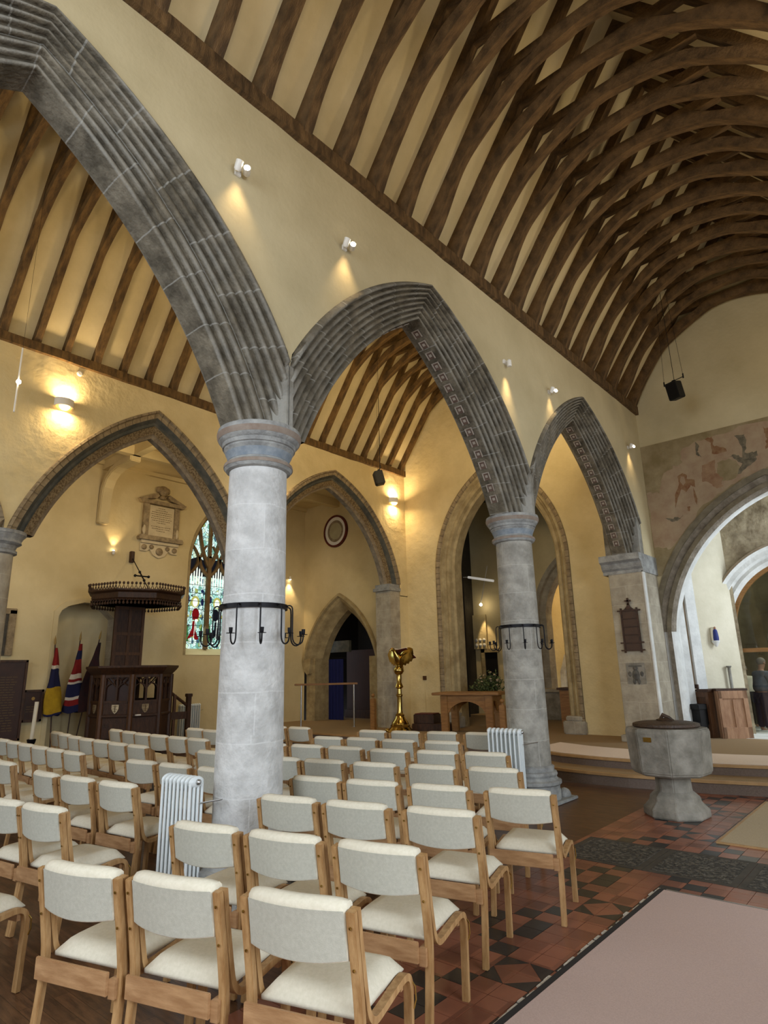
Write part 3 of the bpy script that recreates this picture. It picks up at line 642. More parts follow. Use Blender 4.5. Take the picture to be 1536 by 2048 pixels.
# doorway in the north aisle: moulded pointed arch, deep reveal
t = thing('stone_doorway', 'pointed stone doorway with a hood mould and dark passage, navy curtain inside', 'doorway', (-13.02, YE, 0))
mb = MB(); arch_ring(mb, DR, 'y', [(YE-0.02, 1.02), (YE-0.10, 0.98), (YE-0.10, 0.82), (YE-0.02, 0.74), (YE+0.02, 0.56), (YE+0.10, 0.40), (YE+0.22, 0.22), (YE+0.34, 0.0), (YE+0.6, 0.0), (YE+0.6, 0.3)])
o = mb.build('arch_moulding', M['chapel_stone'], t, off=(-13.02, YE, 0)); weld(o)
mb = MB(); mb.box(-14.50, YE+0.03, 0, -14.13, YE+0.6, 2.10); mb.box(-11.91, YE+0.03, 0, -11.45, YE+0.6, 2.1)
mb.prism([(-14.52, 2.06), (-14.58, 2.0), (-14.45, 1.70), (-14.36, 1.62), (-14.26, 1.66), (-14.2, 2.1)], 'y', YE-0.09, YE+0.1)
mb.build('door_jamb', M['chapel_stone'], t, off=(-13.02, YE, 0))

# passage behind the doorway
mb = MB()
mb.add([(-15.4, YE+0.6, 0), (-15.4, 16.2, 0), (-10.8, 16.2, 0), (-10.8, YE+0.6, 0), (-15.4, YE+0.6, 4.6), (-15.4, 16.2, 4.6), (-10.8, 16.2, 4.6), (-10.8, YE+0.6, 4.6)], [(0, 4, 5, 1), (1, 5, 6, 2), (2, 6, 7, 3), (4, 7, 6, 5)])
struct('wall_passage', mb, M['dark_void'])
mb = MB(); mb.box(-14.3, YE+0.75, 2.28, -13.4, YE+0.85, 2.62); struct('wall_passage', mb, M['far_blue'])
t = thing('panelled_partition', 'dark brown boarded wood partition inside the pointed doorway', 'partition', (-13.35, 14.4, 0))
mb = MB(); mb.box(-0.85, 0, 0.05, 0.8, 0.06, 2.35)
mb.build('board', mat('red_brown_boards', (62, 32, 17), (44, 24, 14), 3.0, 0.6, 0.1, 10, stretch=(14, 1, 1)), t)
mb = MB(); mb.box(-0.9, -0.05, 0.0, 0.85, 0.0, 0.55); mb.build('base_panel', M['dark_oak'], t)
t = thing('curtain', 'long navy blue curtain hanging at the left of the pointed doorway', 'curtain', (-13.93, YE+0.62, PLAT))
mb = MB(); lo = []; hi = []
for i in range(41):
    u = i/40; x = -0.34+0.72*u; w = 0.035*math.sin(u*34)+0.01*math.sin(u*71); lo.append((x, w)); hi.append((x, w+0.012))
mb.strip(lo, hi, 'z', -0.30, 1.76); mb.build('drape', M['navy'], t, smooth=True, angle=1.4)
mb = MB(); mb.tube([(-0.4, 0, 1.79), (0.55, 0, 1.79)], 0.015); mb.build('curtain_rod', M['iron'], t)
# ---- east respond pier of the nave arcade, with its impost
t = thing('stone_pier', 'brown grey stone pier carrying the hymn board at the right end of the nave arches', 'pier', (-4.3, 12.1, PLAT))
mb = MB(); mb.box(XA1+0.02, 12.10, PLAT, XA0-0.005, YE, 3.44); mb.build('pier_shaft', M['stone_pier'], t, off=(-4.3, 12.1, PLAT), bevel=0.012)
mb = MB(); mb.box(XA0-0.02, 12.09, PLAT, XA0+0.004, 12.22, 3.44); mb.build('lit_edge', M['stone_white'], t, off=(-4.3, 12.1, PLAT))  # paler strip: daylight on the pier's corner put into the colour
mb = MB(); mb.prism([(11.93, 3.78), (11.93, 3.66), (12.0, 3.62), (12.04, 3.52), (12.09, 3.48), (12.09, 3.42), (YE, 3.42), (YE, 3.78)], 'x', XA1-0.07, XA0+0.02)
mb.build('impost', M['stone_cap'], t, off=(-4.3, 12.1, PLAT))
mb = MB(); mb.box(XA1-0.05, 12.02, PLAT, XA0+0.01, YE, PLAT+0.12); mb.build('plinth', M['stone_pier'], t, off=(-4.3, 12.1, PLAT), bevel=0.01)
mb = MB(); mb.box(XA1+0.01, 12.12, 3.78, XA0-0.004, YE, 4.5); mb.build('springer', M['stone_arch'], t, off=(-4.3, 12.1, PLAT))
# far arcade respond
t = thing('stone_pier', 'narrow grey stone pier between the pointed doorway and the brass eagle lectern', 'pier', (-10.7, 12.2, 0))
mb = MB(); mb.box(XB1, 12.2, 0, XB0+0.02, 12.6, 3.72); mb.build('pier_shaft', M['stone_pier'], t, off=(-10.7, 12.2, 0), bevel=0.015)
mb = MB(); mb.box(XB1-0.02, 12.13, 3.72, XB0+0.05, 12.6, 3.80); mb.box(XB1, 12.2, 3.80, XB0, 12.6, 3.90); mb.build('impost', M['stone_cap'], t, off=(-10.7, 12.2, 0))
# ---- columns
def column(label, x, y, zc, cap_r=0.37, low=True, far=False, plain=False):
    t = thing('stone_column', label, 'column', (x, y, 0))
    dz = zc-3.78
    if not far: mb = MB(); yb_ = 0.045 if y < 4 else 0.005; mb.prism([(0.350, yb_-.02), (0.350, yb_+.05), (0.12, yb_+.20), (-0.12, yb_+.20), (-0.350, yb_+.05), (-0.350, yb_-.02), (-0.12, yb_-.20), (0.12, yb_-.20)], 'z', 3.77, 4.44); mb.build('springer', M['stone_arch'], t)
    mb = MB(); mb.lathe([(0.272, 0.42), (0.268, 1.2), (0.262, 2.2), (0.256, 3.1), (0.253, 3.46+dz)], seg=48); mb.build('shaft', (M['stone_shaft'] if y < 5 else M['stone_shaft_shaded']) if not far else M['stone_pier'], t, smooth=True)
    if far: prof = [(0.258, 3.42), (0.30, 3.44), (0.30, 3.48), (0.27, 3.50), (0.29, 3.56), (0.35, 3.60), (0.34, 3.64), (0.37, 3.70), (0.40, 3.73), (0.40, 3.78), (0.0, 3.78)]
    else: prof = [(0.258, 3.40), (0.285, 3.41), (0.305, 3.44), (0.30, 3.47), (0.272, 3.485), (0.275, 3.53), (0.295, 3.575), (0.312, 3.60), (0.312, 3.615), (0.325, 3.62), (0.33, 3.655), (0.345, 3.665), (0.362, 3.69), (0.374, 3.715), (0.378, 3.745), (0.374, 3.77), (0.37, 3.785), (0.0, 3.785)]
    mb = MB(); mb.lathe([(r, z+dz) for r, z in prof], seg=48); cap = mb.build('capital', M['stone_cap'], t, smooth=True, angle=0.5)
    if not far:
        mb = MB(); mb.lathe([(0.3065, 3.436), (0.3085, 3.45), (0.3035, 3.468)], seg=48); mb.build('lower_band', M['red_band'], cap, smooth=True)
        mb = MB(); mb.lathe([(0.2755, 3.50), (0.2785, 3.53), (0.2985, 3.572)], seg=48); mb.build('painted_band', M['blue_band'], cap, smooth=True)
        mb = MB(); mb.lathe([(0.364, 3.69), (0.376, 3.715), (0.380, 3.742)], seg=48, caps=False); mb.build('upper_band', M['red_band'], cap, smooth=True)
    mb = MB(); mb.lathe([(0.365, 0.0), (0.365, 0.13), (0.355, 0.16), (0.36, 0.20), (0.385, 0.22), (0.385, 0.255), (0.345, 0.27), (0.325, 0.30), (0.34, 0.33), (0.33, 0.36), (0.30, 0.37), (0.305, 0.42), (0.278, 0.44)], seg=48); mb.build('base', M['stone_cap'], t, smooth=True, angle=0.5)
    mb = MB(); mb.prism([(-0.43, -0.43), (0.43, -0.43), (0.43, 0.2), (0.43, 0.43), (-0.43, 0.43)], 'z', 0, 0.035)
    for sx in (-1, 1):
        for sy in (-1, 1): mb.sphere((sx*0.30, sy*0.30, 0.05), (0.09, 0.09, 0.09), 10, 6)
    mb.build('plinth', M['stone_cap'], t, bevel=0.008)
    return t
column('near pale round stone column with black candle ring, left of centre', -4.31, 3.25, 3.78)
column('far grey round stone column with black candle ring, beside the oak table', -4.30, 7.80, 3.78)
column('round aisle column cut by the left edge, dark capital', -10.70, 3.10, 3.90, far=True)
# columns out of view that carry the same arcades
for (x, y, zc) in ((-10.70, 7.80, 3.90),):
    mb = MB(); mb.lathe([(0.38, 0), (0.38, 0.2), (0.278, 0.42), (0.258, 3.5), (0.39, 3.8), (0.39, 3.9), (0, 3.9)], c=(x, y), seg=24); o = mb.build('trim_11', M['stone_pier'], smooth=True); o['kind'] = 'structure'
for y in (-1.22, 3.29, 7.80):
    mb = MB(); mb.lathe([(0.4, 0), (0.4, 0.2), (0.278, 0.42), (0.26, 3.46), (0.37, 3.7), (0.36, 3.78), (0, 3.78)], c=(0.7, y), seg=24); o = mb.build('trim_11', M['stone_shaft'], smooth=True); o['kind'] = 'structure'
for (x, y) in ((-4.3, -1.22),):
    mb = MB(); mb.lathe([(0.4, 0), (0.4, 0.2), (0.278, 0.42), (0.26, 3.46), (0.37, 3.7), (0.36, 3.78), (0, 3.78)], c=(x, y), seg=24); o = mb.build('trim_11', M['stone_shaft'], smooth=True); o['kind'] = 'structure'
# outer south aisle wall and west walls (unseen sides that close the space), pierced by the windows' openings
mb = MB()
for (y0_, y1_, z0_, z1_) in ((YW-2, 12.9, 0, 1.2), (YW-2, 12.9, 4.8, 7.2)): mb.add([(6.6, y0_, z0_), (6.6, y1_, z0_), (6.6, y1_, z1_), (6.6, y0_, z1_)], [(0, 1, 2, 3)])
struct('wall_south', mb, M['plaster'])
mb = MB(); mb.add([(XS1, YW, 7.15), (6.6, YW, 6.4), (6.6, YE, 6.4), (XS1, YE, 7.15)], [(0, 1, 2, 3)]); struct('ceiling', mb, M['plaster_north'])
mb = MB(); mb.add([(XS1, YE, 0), (6.6, YE, 0), (6.6, YE, 7.2), (XS1, YE, 7.2)], [(0, 1, 2, 3)]); struct('wall_east', mb, M['plaster'])
mb = MB(); holed_wall(mb, 'y', YW, XN-0.5, 6.6, 0, 12, [(ptd(-8.5, 4.0, 2.0, 2.4), 1.6), (ptd(-1.8, 5.2, 1.5, 2.4), 2.4)]); struct('wall_west', mb, M['plaster'])
mb = MB(); mb.add([(5.5, YW, -0.01), (7, YW, -0.01), (7, YE, -0.01), (5.5, YE, -0.01)], [(0, 1, 2, 3)])

# ================================================================== ROOF TIMBERS
def sym(prof): return [(-u, z) for u, z in prof][0:]+[(u, z) for u, z in prof[::-1]][1:]
NS = [(2.16, 6.95), (2.05, 7.14), (1.93, 7.36), (1.76, 7.66), (1.58, 7.92), (1.40, 8.11), (1.20, 8.27), (0.90, 8.47), (0.60, 8.62), (0.35, 8.70), (0.0, 8.74)]
AS = [(2.90, 7.02), (2.78, 7.30), (2.65, 7.64), (2.42, 8.02), (2.10, 8.40), (1.72, 8.70), (1.35, 8.91), (1.0, 9.05), (0.54, 9.17), (0.0, 9.22)]
def smooth2(p, n=3):
    out = []
    for i in range(len(p)-1):
        p0 = p[max(i-1, 0)]; p1 = p[i]; p2 = p[i+1]; p3 = p[min(i+2, len(p)-1)]
        for k in range(n):
            t = k/n
            out.append(tuple(0.5*((2*p1[d])+(-p0[d]+p2[d])*t+(2*p0[d]-5*p1[d]+4*p2[d]-p3[d])*t*t+(-p0[d]+3*p1[d]-3*p2[d]+p3[d])*t**3) for d in (0, 1)))
    out.append(p[-1]); return out
def brace_mesh(prof, dep, w, jit, half):
    """half of a curved brace: sg*prof, depth dep outward"""
    p = smooth2([(half*u, z) for u, z in prof]); lo = []; hi = []; n = len(p)
    for i in range(n):
        a = Vector(p[max(i-1, 0)]); b = Vector(p[min(i+1, n-1)]); d = (b-a).normalized(); nn = Vector((-d.y, d.x))
        if nn.y < 0 or (abs(nn.y) < 1e-3): nn = -nn
        if nn.x*half < -0.0 and i < 3: pass
        if nn.dot(Vector((half*0.7, 0.7))) < 0: nn = -nn
        k = dep*(1+0.16*math.sin(i*0.9+jit)); off = 0.012*math.sin(i*0.55+jit*2.1)
        lo.append((p[i][0]+nn.x*off, p[i][1]+nn.y*off)); hi.append((p[i][0]+nn.x*k, p[i][1]+nn.y*k))
    lo[-1] = (0.0, p[-1][1]); hi[-1] = (0.0, p[-1][1]+dep)
    mb = MB(); mb.strip(lo, hi, 'y', -w/2, w/2); return mb
def make_truss(nm, label, xc, y, prof, zr, ue, wood, group, w=0.125, dep=0.16, collar=None, jit=0.0):
    t = thing(nm, label, 'roof truss', (xc, y, 0), 0, group)
    for sg in (-1, 1):
        lo = [(sg*ue, zr(ue)-0.02), (0, zr(0)-0.02)]; z0 = zr(ue); 
        mb = MB(); v = 0.24; mb.strip([(sg*ue, z0-v), (0, zr(0)-v)], [(sg*ue, z0+0.02), (0, zr(0)+0.02)], 'y', -w*0.46, w*0.46); mb.build('rafter', wood, t)
        brace_mesh(prof, dep, w, jit+sg, sg).build('brace', wood, t)
    zc, uc, hc = collar
    mb = MB(); mb.box(-uc, -w*0.42, zc, uc, w*0.42, zc+hc); mb.build('collar', wood, t)
    return t
ord_n = ['nearest', 'second', 'third', 'fourth', 'fifth', 'sixth', 'seventh', 'eighth', 'ninth', 'tenth', 'eleventh', 'twelfth', 'thirteenth', 'fourteenth', 'fifteenth', 'sixteenth', 'seventeenth', 'eighteenth', 'nineteenth', 'twentieth', 'twenty-first', 'twenty-second', 'twenty-third', 'twenty-fourth', 'twenty-fifth', 'twenty-sixth']
protos = []; GN = 'nave roof trusses'; GA = 'aisle roof trusses'
ys = [1.775+0.5485*k for k in range(-3, 20)]+[12.80]
for k, y in enumerate(ys):
    back = len(ys)-1-k
    lab = ('dark oak nave roof truss touching the east gable wall' if back == 0 else 'dark oak nave roof truss, %s counting back from the east gable truss' % ord_n[back])
    if k < 3: protos.append(make_truss('nave_roof_truss', lab, XC, y, NS, zn, 2.32, M['oak_roof'], GN, w=0.112+0.012*k, dep=0.135+0.01*k, collar=(8.80, 1.22, 0.13), jit=k*1.7))
    else: dup(protos[k % 3], (XC, y, random.uniform(-0.008, 0.008)), random.uniform(-0.006, 0.006), lab, GN)
protos = []
ya = [12.80-0.505*k for k in range(0, 25)]
for k, y in enumerate(ya):
    lab = ('brown oak aisle roof truss against the aisle east wall' if k == 0 else 'brown oak aisle roof truss, %s counting back from the aisle east wall' % ord_n[k])
    if k < 3: protos.append(make_truss('aisle_roof_truss', lab, XAI, y, AS, za, 3.02, M['oak_aisle'], GA, w=0.105+0.01*k, dep=0.13+0.01*k, collar=(9.34, 1.35, 0.12), jit=k*1.3))
    else: dup(protos[k % 3], (XAI, y, random.uniform(-0.008, 0.008)), random.uniform(-0.006, 0.006), lab, GA)
def plate(label, x0, x1, z0, z1, wood, ya_=YW, yb_=YE):
    mb = MB(); n = 60; v = []
    for i in range(n+1):
        y = lerp(ya_, yb_, i/n); j = [random.uniform(-0.008, 0.008) for _ in range(4)]
        v += [(x0, y, z0+j[0]), (x1+0, y, z0+j[1]), (x1, y, z1+j[2]), (x0, y, z1+j[3])]
    f = []
    for i in range(n):
        for k in range(4): f.append((i*4+k, i*4+(k+1) % 4, (i+1)*4+(k+1) % 4, (i+1)*4+k))
    f += [(0, 1, 2, 3), (n*4, n*4+3, n*4+2, n*4+1)]
    mb.add(v, f); o = mb.build('wall_plate' if label else 'trim_13', wood)
    if label: tag(o, label, 'beam')
    else: o['kind'] = 'structure'
    return o
plate('long dark oak beam along the top of the nave arcade wall', -3.89, -4.10, 6.91, 7.08, M['oak_roof'])
plate(None, 0.28, 0.5, 6.91, 7.08, M['oak_roof'])
plate('long brown oak beam along the top of the far aisle wall with the sconces', -10.38, -10.62, 6.98, 7.14, M['oak_aisle'])
plate(None, -4.70, -4.5, 6.98, 7.14, M['oak_aisle'])

# ================================================================== CARPETS, LEDGER STONES
mb = MB(); mb.box(-1.875, -1.6, 0.0, -0.2, 5.30, 0.014); o = mb.build('floor_mat', M['carpet_pink']); tag(o, 'wide dusty pink mat on the red tiles, lower right', 'mat')
mb = MB(); mb.box(-1.915, -1.6, 0.0, -1.877, 5.32, 0.012); o = mb.build('edging_strip', M['rubber']); tag(o, 'thin black edging strip along the left side of the pink mat', 'edging strip')
mb = MB(); 
for i in range(70):
    y = lerp(-1.5, 5.3, i/69)+random.uniform(-.03, .03); h = random.uniform(0.02, 0.05); w = random.uniform(0.008, 0.028)
    mb.box(-1.917-w, y-h, 0.0, -1.9165, y+h, random.uniform(0.004, 0.009))
o = mb.build('mortar_crumbs', M['crumb']); tag(o, 'pale crumbly mortar along the black edging strip', 'mortar', kind='stuff')
mb = MB(); mb.box(-1.86, 5.303, 0.0, -0.2, 5.318, 0.017); o = mb.build('metal_trim', M['steel']); tag(o, 'thin bright metal trim along the far edge of the pink mat', 'trim strip')
mb = MB(); mb.box(-1.89, 6.98, 0.0, -0.2, 9.25, 0.014); mb2 = mb; o = mb.build('floor_mat', M['carpet_beige']); tag(o, 'beige mat in front of the chancel steps, right of the font', 'mat')
mb = MB(); mb.box(-1.915, 6.955, 0.0, -0.2, 6.98, 0.016); mb.box(-1.915, 6.98, 0, -1.89, 9.25, 0.016); o = mb.build('mat_binding', M['nosing'])
tag(o, 'light straw-coloured binding round the beige mat', 'binding')
for k, (xa, xb, lab) in enumerate(((-2.93, -2.22, 'worn dark ledger stone, left of three in the dark strip by the chairs'), (-2.16, -1.50, 'worn dark ledger stone, middle of three in the dark strip'), (-1.44, -0.4, 'worn dark ledger stone, right of three in the dark strip'))):
    t = thing('ledger_stone', lab, 'ledger stone', ((xa+xb)/2, 6.10, 0)); hw = (xb-xa)/2
    mb = MB(); mb.box(-hw-0.028, -0.39, 0.0, hw+0.028, 0.39, 0.003); mb.build('border', M['grating_frame'], t)
    mb = MB(); mb.box(-hw+0.03, -0.33, 0.003, hw-0.03, 0.33, 0.006); mb.build('inscribed_face', M['grating'], t)
# pale runner on the platform
c = step_curve(0.5)
mb = MB(); cc = [p for p in c if -5.7 < p[0] < 0.4]; lo = [(x, y+0.06) for x, y in cc]; hi = [(x, y+1.15) for x, y in cc]; mb.strip(lo, hi, 'z', PLAT, PLAT+0.006)
o = mb.build('platform_carpet', M['carpet_stage']); tag(o, 'pale pinkish carpet covering the front of the platform behind the font', 'carpet')
mb = MB(); mb.box(-3.5, 13.6, PLAT, 0.2, 16.5, PLAT+0.004); o = mb.build('floor', M['stone_white']); o['kind'] = 'structure'

# ================================================================== CHAIRS
def make_chair():
    t = thing('upholstered_chair', 'x', 'chair')
    w = 0.255                                  # half width over the frames
    # seat cushion: rounded slab, waterfall front
    bm = bmesh.new(); nx, ny = 10, 10
    def grid(zf):
        return [[bm.verts.new((lerp(-0.216, 0.216, i/nx)*(1-0.03*(1-abs(2*j/ny-1))), lerp(0.045, 0.478, j/ny), zf(i/nx, j/ny))) for i in range(nx+1)] for j in range(ny+1)]
    def edge(u): return min(1.0, max(0.0, min(u, 1-u)/0.14))
    def ztop(u, v):
        e = math.sin(PI/2*edge(u))*math.sin(PI/2*min(1, edge(v)+0.0)); e = math.sqrt(max(e, 0)); return 0.425+0.048*e+0.008*math.sin(PI*v)-0.012*(v > 0.85)*(v-0.85)/0.15
    top = grid(ztop); bot = grid(lambda u, v: 0.408)
    for j in range(ny):
        for i in range(nx):
            bm.faces.new((top[j][i], top[j][i+1], top[j+1][i+1], top[j+1][i])); bm.faces.new((bot[j][i], bot[j+1][i], bot[j+1][i+1], bot[j][i+1]))
    for i in range(nx):
        bm.faces.new((top[0][i+1], top[0][i], bot[0][i], bot[0][i+1])); bm.faces.new((top[ny][i], top[ny][i+1], bot[ny][i+1], bot[ny][i]))
    for j in range(ny):
        bm.faces.new((top[j][0], top[j+1][0], bot[j+1][0], bot[j][0])); bm.faces.new((top[j+1][nx], top[j][nx], bot[j][nx], bot[j+1][nx]))
    bmesh.ops.recalc_face_normals(bm, faces=bm.faces)
    me = bpy.data.meshes.new('seat'); bm.to_mesh(me); bm.free(); me.materials.append(M['fabric']); me.polygons.foreach_set('use_smooth', [True]*len(me.polygons))
    o = bpy.data.objects.new('seat', me); COL.objects.link(o); o.parent = t
    # backrest: curved pad between the posts, padded roll along the top
    pr = [(0.612, -0.020), (0.617, -0.036), (0.64, -0.040), (0.70, -0.048), (0.76, -0.058), (0.80, -0.066), (0.822, -0.062), (0.836, -0.042), (0.836, -0.015), (0.822, 0.004), (0.79, 0.006), (0.74, 0.002), (0.70, 0.004), (0.65, 0.008), (0.62, 0.004)]
    mb = MB(); n = 14; k = len(pr); v = []
    for i in range(n+1):
        u = -1+2*i/n; x = u*0.216; bow = -0.032*(1-u*u); pinch = 1 if abs(u) < 0.93 else 0.9
        for z, y in pr:
            zz = z
            if z < 0.66: zz = z-0.018*(1-u*u)+0.012
            if z > 0.79: zz = z-0.012*(abs(u) ** 6)
            yy = -0.02+(y+0.02)*pinch
            v.append((x, yy+bow, zz))
    f = [(i*k+j, i*k+(j+1) % k, (i+1)*k+(j+1) % k, (i+1)*k+j) for i in range(n) for j in range(k)]+[tuple(range(k))[::-1], tuple(n*k+j for j in range(k))]
    mb.add(v, f); o = mb.build('backrest', M['fabric'], t, smooth=True, angle=1.3)
    # back face of the pad is the greyer cloth
    mb = MB(); v = []
    for i in range(n+1):
        u = -1+2*i/n; x = u*0.213; bow = -0.032*(1-u*u)
        for z, y in ((0.620, -0.0378), (0.65, -0.0425), (0.70, -0.0495), (0.76, -0.0598), (0.80, -0.0675)):
            zz = z-0.018*(1-u*u)+0.012 if z < 0.66 else z
            v.append((x, y+bow-0.0005, zz))
    mb.add(v, [(i*5+j, i*5+j+1, (i+1)*5+j+1, (i+1)*5+j) for i in range(n) for j in range(4)]); mb.build('back_cover', M['fabric_back'], o, smooth=True, angle=1.4)
    # frames
    for sx in (-1, 1):
        xa, xb = sorted((sx*0.220, sx*0.256))
        rear = [(-0.052, 0.80), (-0.034, 0.70), (-0.014, 0.60), (0.004, 0.50), (0.014, 0.42), (0.012, 0.33), (0.0, 0.2), (-0.016, 0.08), (-0.026, 0.0)]
        mb = MB(); mb.ribbon(smooth2(rear, 2), 0.030, 'x', xa, xb); mb.build('leg', M['oak_chair'], t, bevel=0.003)
        fr = [(-0.022, 0.80), (-0.004, 0.70), (0.016, 0.60), (0.038, 0.50), (0.055, 0.44), (0.085, 0.402), (0.13, 0.385), (0.22, 0.392), (0.34, 0.405), (0.41, 0.408), (0.45, 0.395), (0.470, 0.36), (0.474, 0.30), (0.470, 0.18), (0.462, 0.0)]
        mb = MB(); mb.ribbon(smooth2(fr, 3), 0.027, 'x', xa, xb); o = mb.build('leg', M['oak_chair'], t, smooth=True, angle=0.6)
        for zz in (0.745, 0.60): mb = MB(); mb.lathe([(0.0, 0), (0.006, 0.001), (0.006, 0.003), (0, 0.004)], seg=8, M4=Matrix.Translation((sx*0.238, -0.0705+0.19*(0.80-zz)-0.0, zz)) @ Matrix.Rotation(PI/2, 4, 'X')); mb.build('screw_head', M['brass'], t)
    mb = MB(); mb.box(-0.245, 0.005-0.038, 0.335, 0.20, 0.018-0.035, 0.425); o = mb.build('back_rail', M['oak_end'], t, bevel=0.003)
    mb = MB(); mb.box(0.200, -0.020, 0.325, 0.235, 0.06, 0.40); mb.build('corner_block', M['oak_end'], t)
    mb = MB(); mb.box(-0.222, 0.43, 0.345, 0.222, 0.452, 0.405); mb.build('front_rail', M['oak_end'], t)
    # brass linking clips on the right front leg
    mb = MB(); mb.tube([(0.254, 0.478, 0.37), (0.262, 0.49, 0.35), (0.264, 0.492, 0.30), (0.257, 0.484, 0.27)], 0.004, 6); mb.build('link_clip', M['brass'], t)
    mb = MB(); mb.lathe([(0, 0), (0.007, 0.001), (0.006, 0.004), (0, 0.005)], seg=8, M4=Matrix.Translation((0.250, 0.472, 0.235)) @ Matrix.Rotation(PI/2, 4, 'Y')); mb.build('clip_stud', M['brass'], t)
    return t
chair0 = make_chair(); chair_used = [False]
def place_chair(lx, ly, deg, label, group):
    """lx, ly: where the top of the left back post stands"""
    a = math.radians(deg); ox, oy = -0.256, -0.062
    x = lx-(ox*math.cos(a)-oy*math.sin(a)); y = ly-(ox*math.sin(a)+oy*math.cos(a))
    if not chair_used[0]:
        chair_used[0] = True; chair0.location = (x, y, 0); chair0.rotation_euler = (0, 0, a); chair0['label'] = label; chair0['group'] = group; return chair0
    return dup(chair0, (x, y, 0), a, label, group)
GR = 'cream chairs in the block right of the near pale column'; GL = 'cream chairs in the curved block left of the near pale column'; GF = 'cream chairs in the far left block before the pulpit'
NUM = ['first', 'second', 'third', 'fourth', 'fifth', 'sixth', 'seventh']
ROWN = ['front-most row to camera', 'second row from camera', 'third row from camera', 'fourth row from camera', 'fifth row from camera', 'sixth row from camera', 'seventh row from camera', 'eighth and furthest row']
rows_r = [
 [(-4.47, 0.96, 15), (-3.354, 1.333, 17), (-2.85, 1.505, 17), (-2.267, 1.685, 17)],
 [(-3.588, 2.14, 14), (-3.052, 2.275, 14), (-2.503, 2.417, 14)],
 [(-3.828, 2.961, 13), (-3.293, 3.085, 14), (-2.725, 3.243, 14)],
 [(-4.28, 3.64, 13), (-3.77, 3.76, 14), (-3.21, 3.89, 14), (-2.64, 4.066, 16)],
 [(-5.52, 4.30, 12), (-5.0, 4.41, 12), (-4.42, 4.51, 13), (-3.87, 4.67, 14), (-3.32, 4.83, 14)],
 [(-6.68, 5.10, 11), (-6.14, 5.21, 11), (-5.59, 5.30, 12), (-4.99, 5.37, 13), (-4.45, 5.53, 13), (-3.93, 5.68, 14)],
 [(-6.60, 6.01, 10), (-6.10, 6.13, 11), (-5.54, 6.20, 12), (-4.95, 6.32, 13)],
 [(-8.17, 6.89, 4), (-6.70, 7.00, 10), (-6.17, 7.11, 12), (-5.65, 7.28, 13), (-5.10, 7.43, 14)]]
for r, row in enumerate(rows_r):
    for k, (x, y, d) in enumerate(row):
        place_chair(x, y, d, 'cream oak-framed chair, %s from left in the %s, right block' % (NUM[k], ROWN[r]), GR)
rows_l = [
 [(-5.48, 1.73, 9), (-4.99, 1.81, 10)],
 [(-6.64, 2.49, 0), (-6.07, 2.50, 7), (-5.48, 2.57, 8)],
 [(-6.60, 3.37, 7), (-6.05, 3.43, 6), (-5.46, 3.49, 7)],
 [(-6.66, 4.25, 5), (-6.10, 4.30, 6)],
 [(-7.2, 5.02, 3)]]
for r, row in enumerate(rows_l):
    for k, (x, y, d) in enumerate(row):
        place_chair(x, y, d, 'cream oak-framed chair, %s from left in row %s behind the near radiator' % (NUM[k], ['one', 'two', 'three', 'four', 'five'][r]), GL)
rows_f = [
 [(-8.9, 2.62, 0), (-8.38, 2.58, 0), (-7.86, 2.55, 0)],
 [(-10.68, 3.46, -2), (-10.16, 3.42, -2), (-9.64, 3.39, -1), (-9.10, 3.36, 0), (-8.59, 3.35, 0), (-8.09, 3.35, 0)],
 [(-11.22, 4.42, -4), (-10.72, 4.34, -4), (-10.12, 4.24, -3), (-9.60, 4.18, -2), (-9.10, 4.16, -1), (-8.57, 4.12, 0), (-8.05, 4.12, 0)],
 [(-10.72, 5.16, -5), (-10.12, 5.08, -4), (-9.60, 5.02, -2), (-9.10, 5.00, 0), (-8.57, 4.99, 0), (-8.08, 5.00, 0)],
 [(-9.60, 5.92, 0), (-9.06, 5.88, 0), (-8.54, 5.88, 0), (-8.0, 5.9, 0)],
 [(-8.7, 6.86, 2)]]
for r, row in enumerate(rows_f):
    for k, (x, y, d) in enumerate(row):
        place_chair(x, y, d, 'cream oak-framed chair, %s from left in the %s of the far left block' % (NUM[k], ['cut-off row', 'first full row', 'second full row', 'third full row', 'fourth row', 'last row'][r]), GF)

# ================================================================== RADIATORS
def radiator(label, x, y, rz, nsec, pitch, h, depth):
    t = thing('column_radiator', label, 'radiator', (x, y, 0), rz)
    L_ = nsec*pitch
    for i in range(nsec):
        cx = -L_/2+(i+0.5)*pitch; mb = MB()
        cols = 4
        for c_ in range(cols):
            cy = lerp(-depth/2+0.016, depth/2-0.016, c_/(cols-1)); mb.tube([(cx, cy, 0.09), (cx, cy, h-0.05)], 0.0125, 8)
        for zz in (0.09, h-0.05):
            mb.sphere((cx, 0, zz), (pitch*0.49, depth/2, 0.042), 12, 8)
        mb.build('section', M['radiator'], t, smooth=True, angle=1.0)
    for sx in (-1, 1):
        mb = MB(); xx = sx*(L_/2-pitch*0.5); mb.box(xx-0.015, -depth/2+0.01, 0, xx+0.015, depth/2-0.01, 0.1); mb.build('foot', M['radiator'], t)
    mb = MB(); mb.lathe([(0.022, 0), (0.022, 0.02), (0.012, 0.03), (0, 0.032)], seg=12, M4=Matrix.Translation((L_/2-0.01, 0, h-0.05)) @ Matrix.Rotation(PI/2, 4, 'Y')); mb.build('end_plug', M['steel'], t, smooth=True)
    mb = MB(); mb.tube([(L_/2, 0.02, h-0.20), (L_/2+0.16, 0.10, h-0.17)], 0.006, 6); mb.build('wall_stay', M['steel'], t)
    return t
radiator('white column radiator in front of the near pale column', -4.54, 2.80, 0.1, 8, 0.047, 0.93, 0.14)
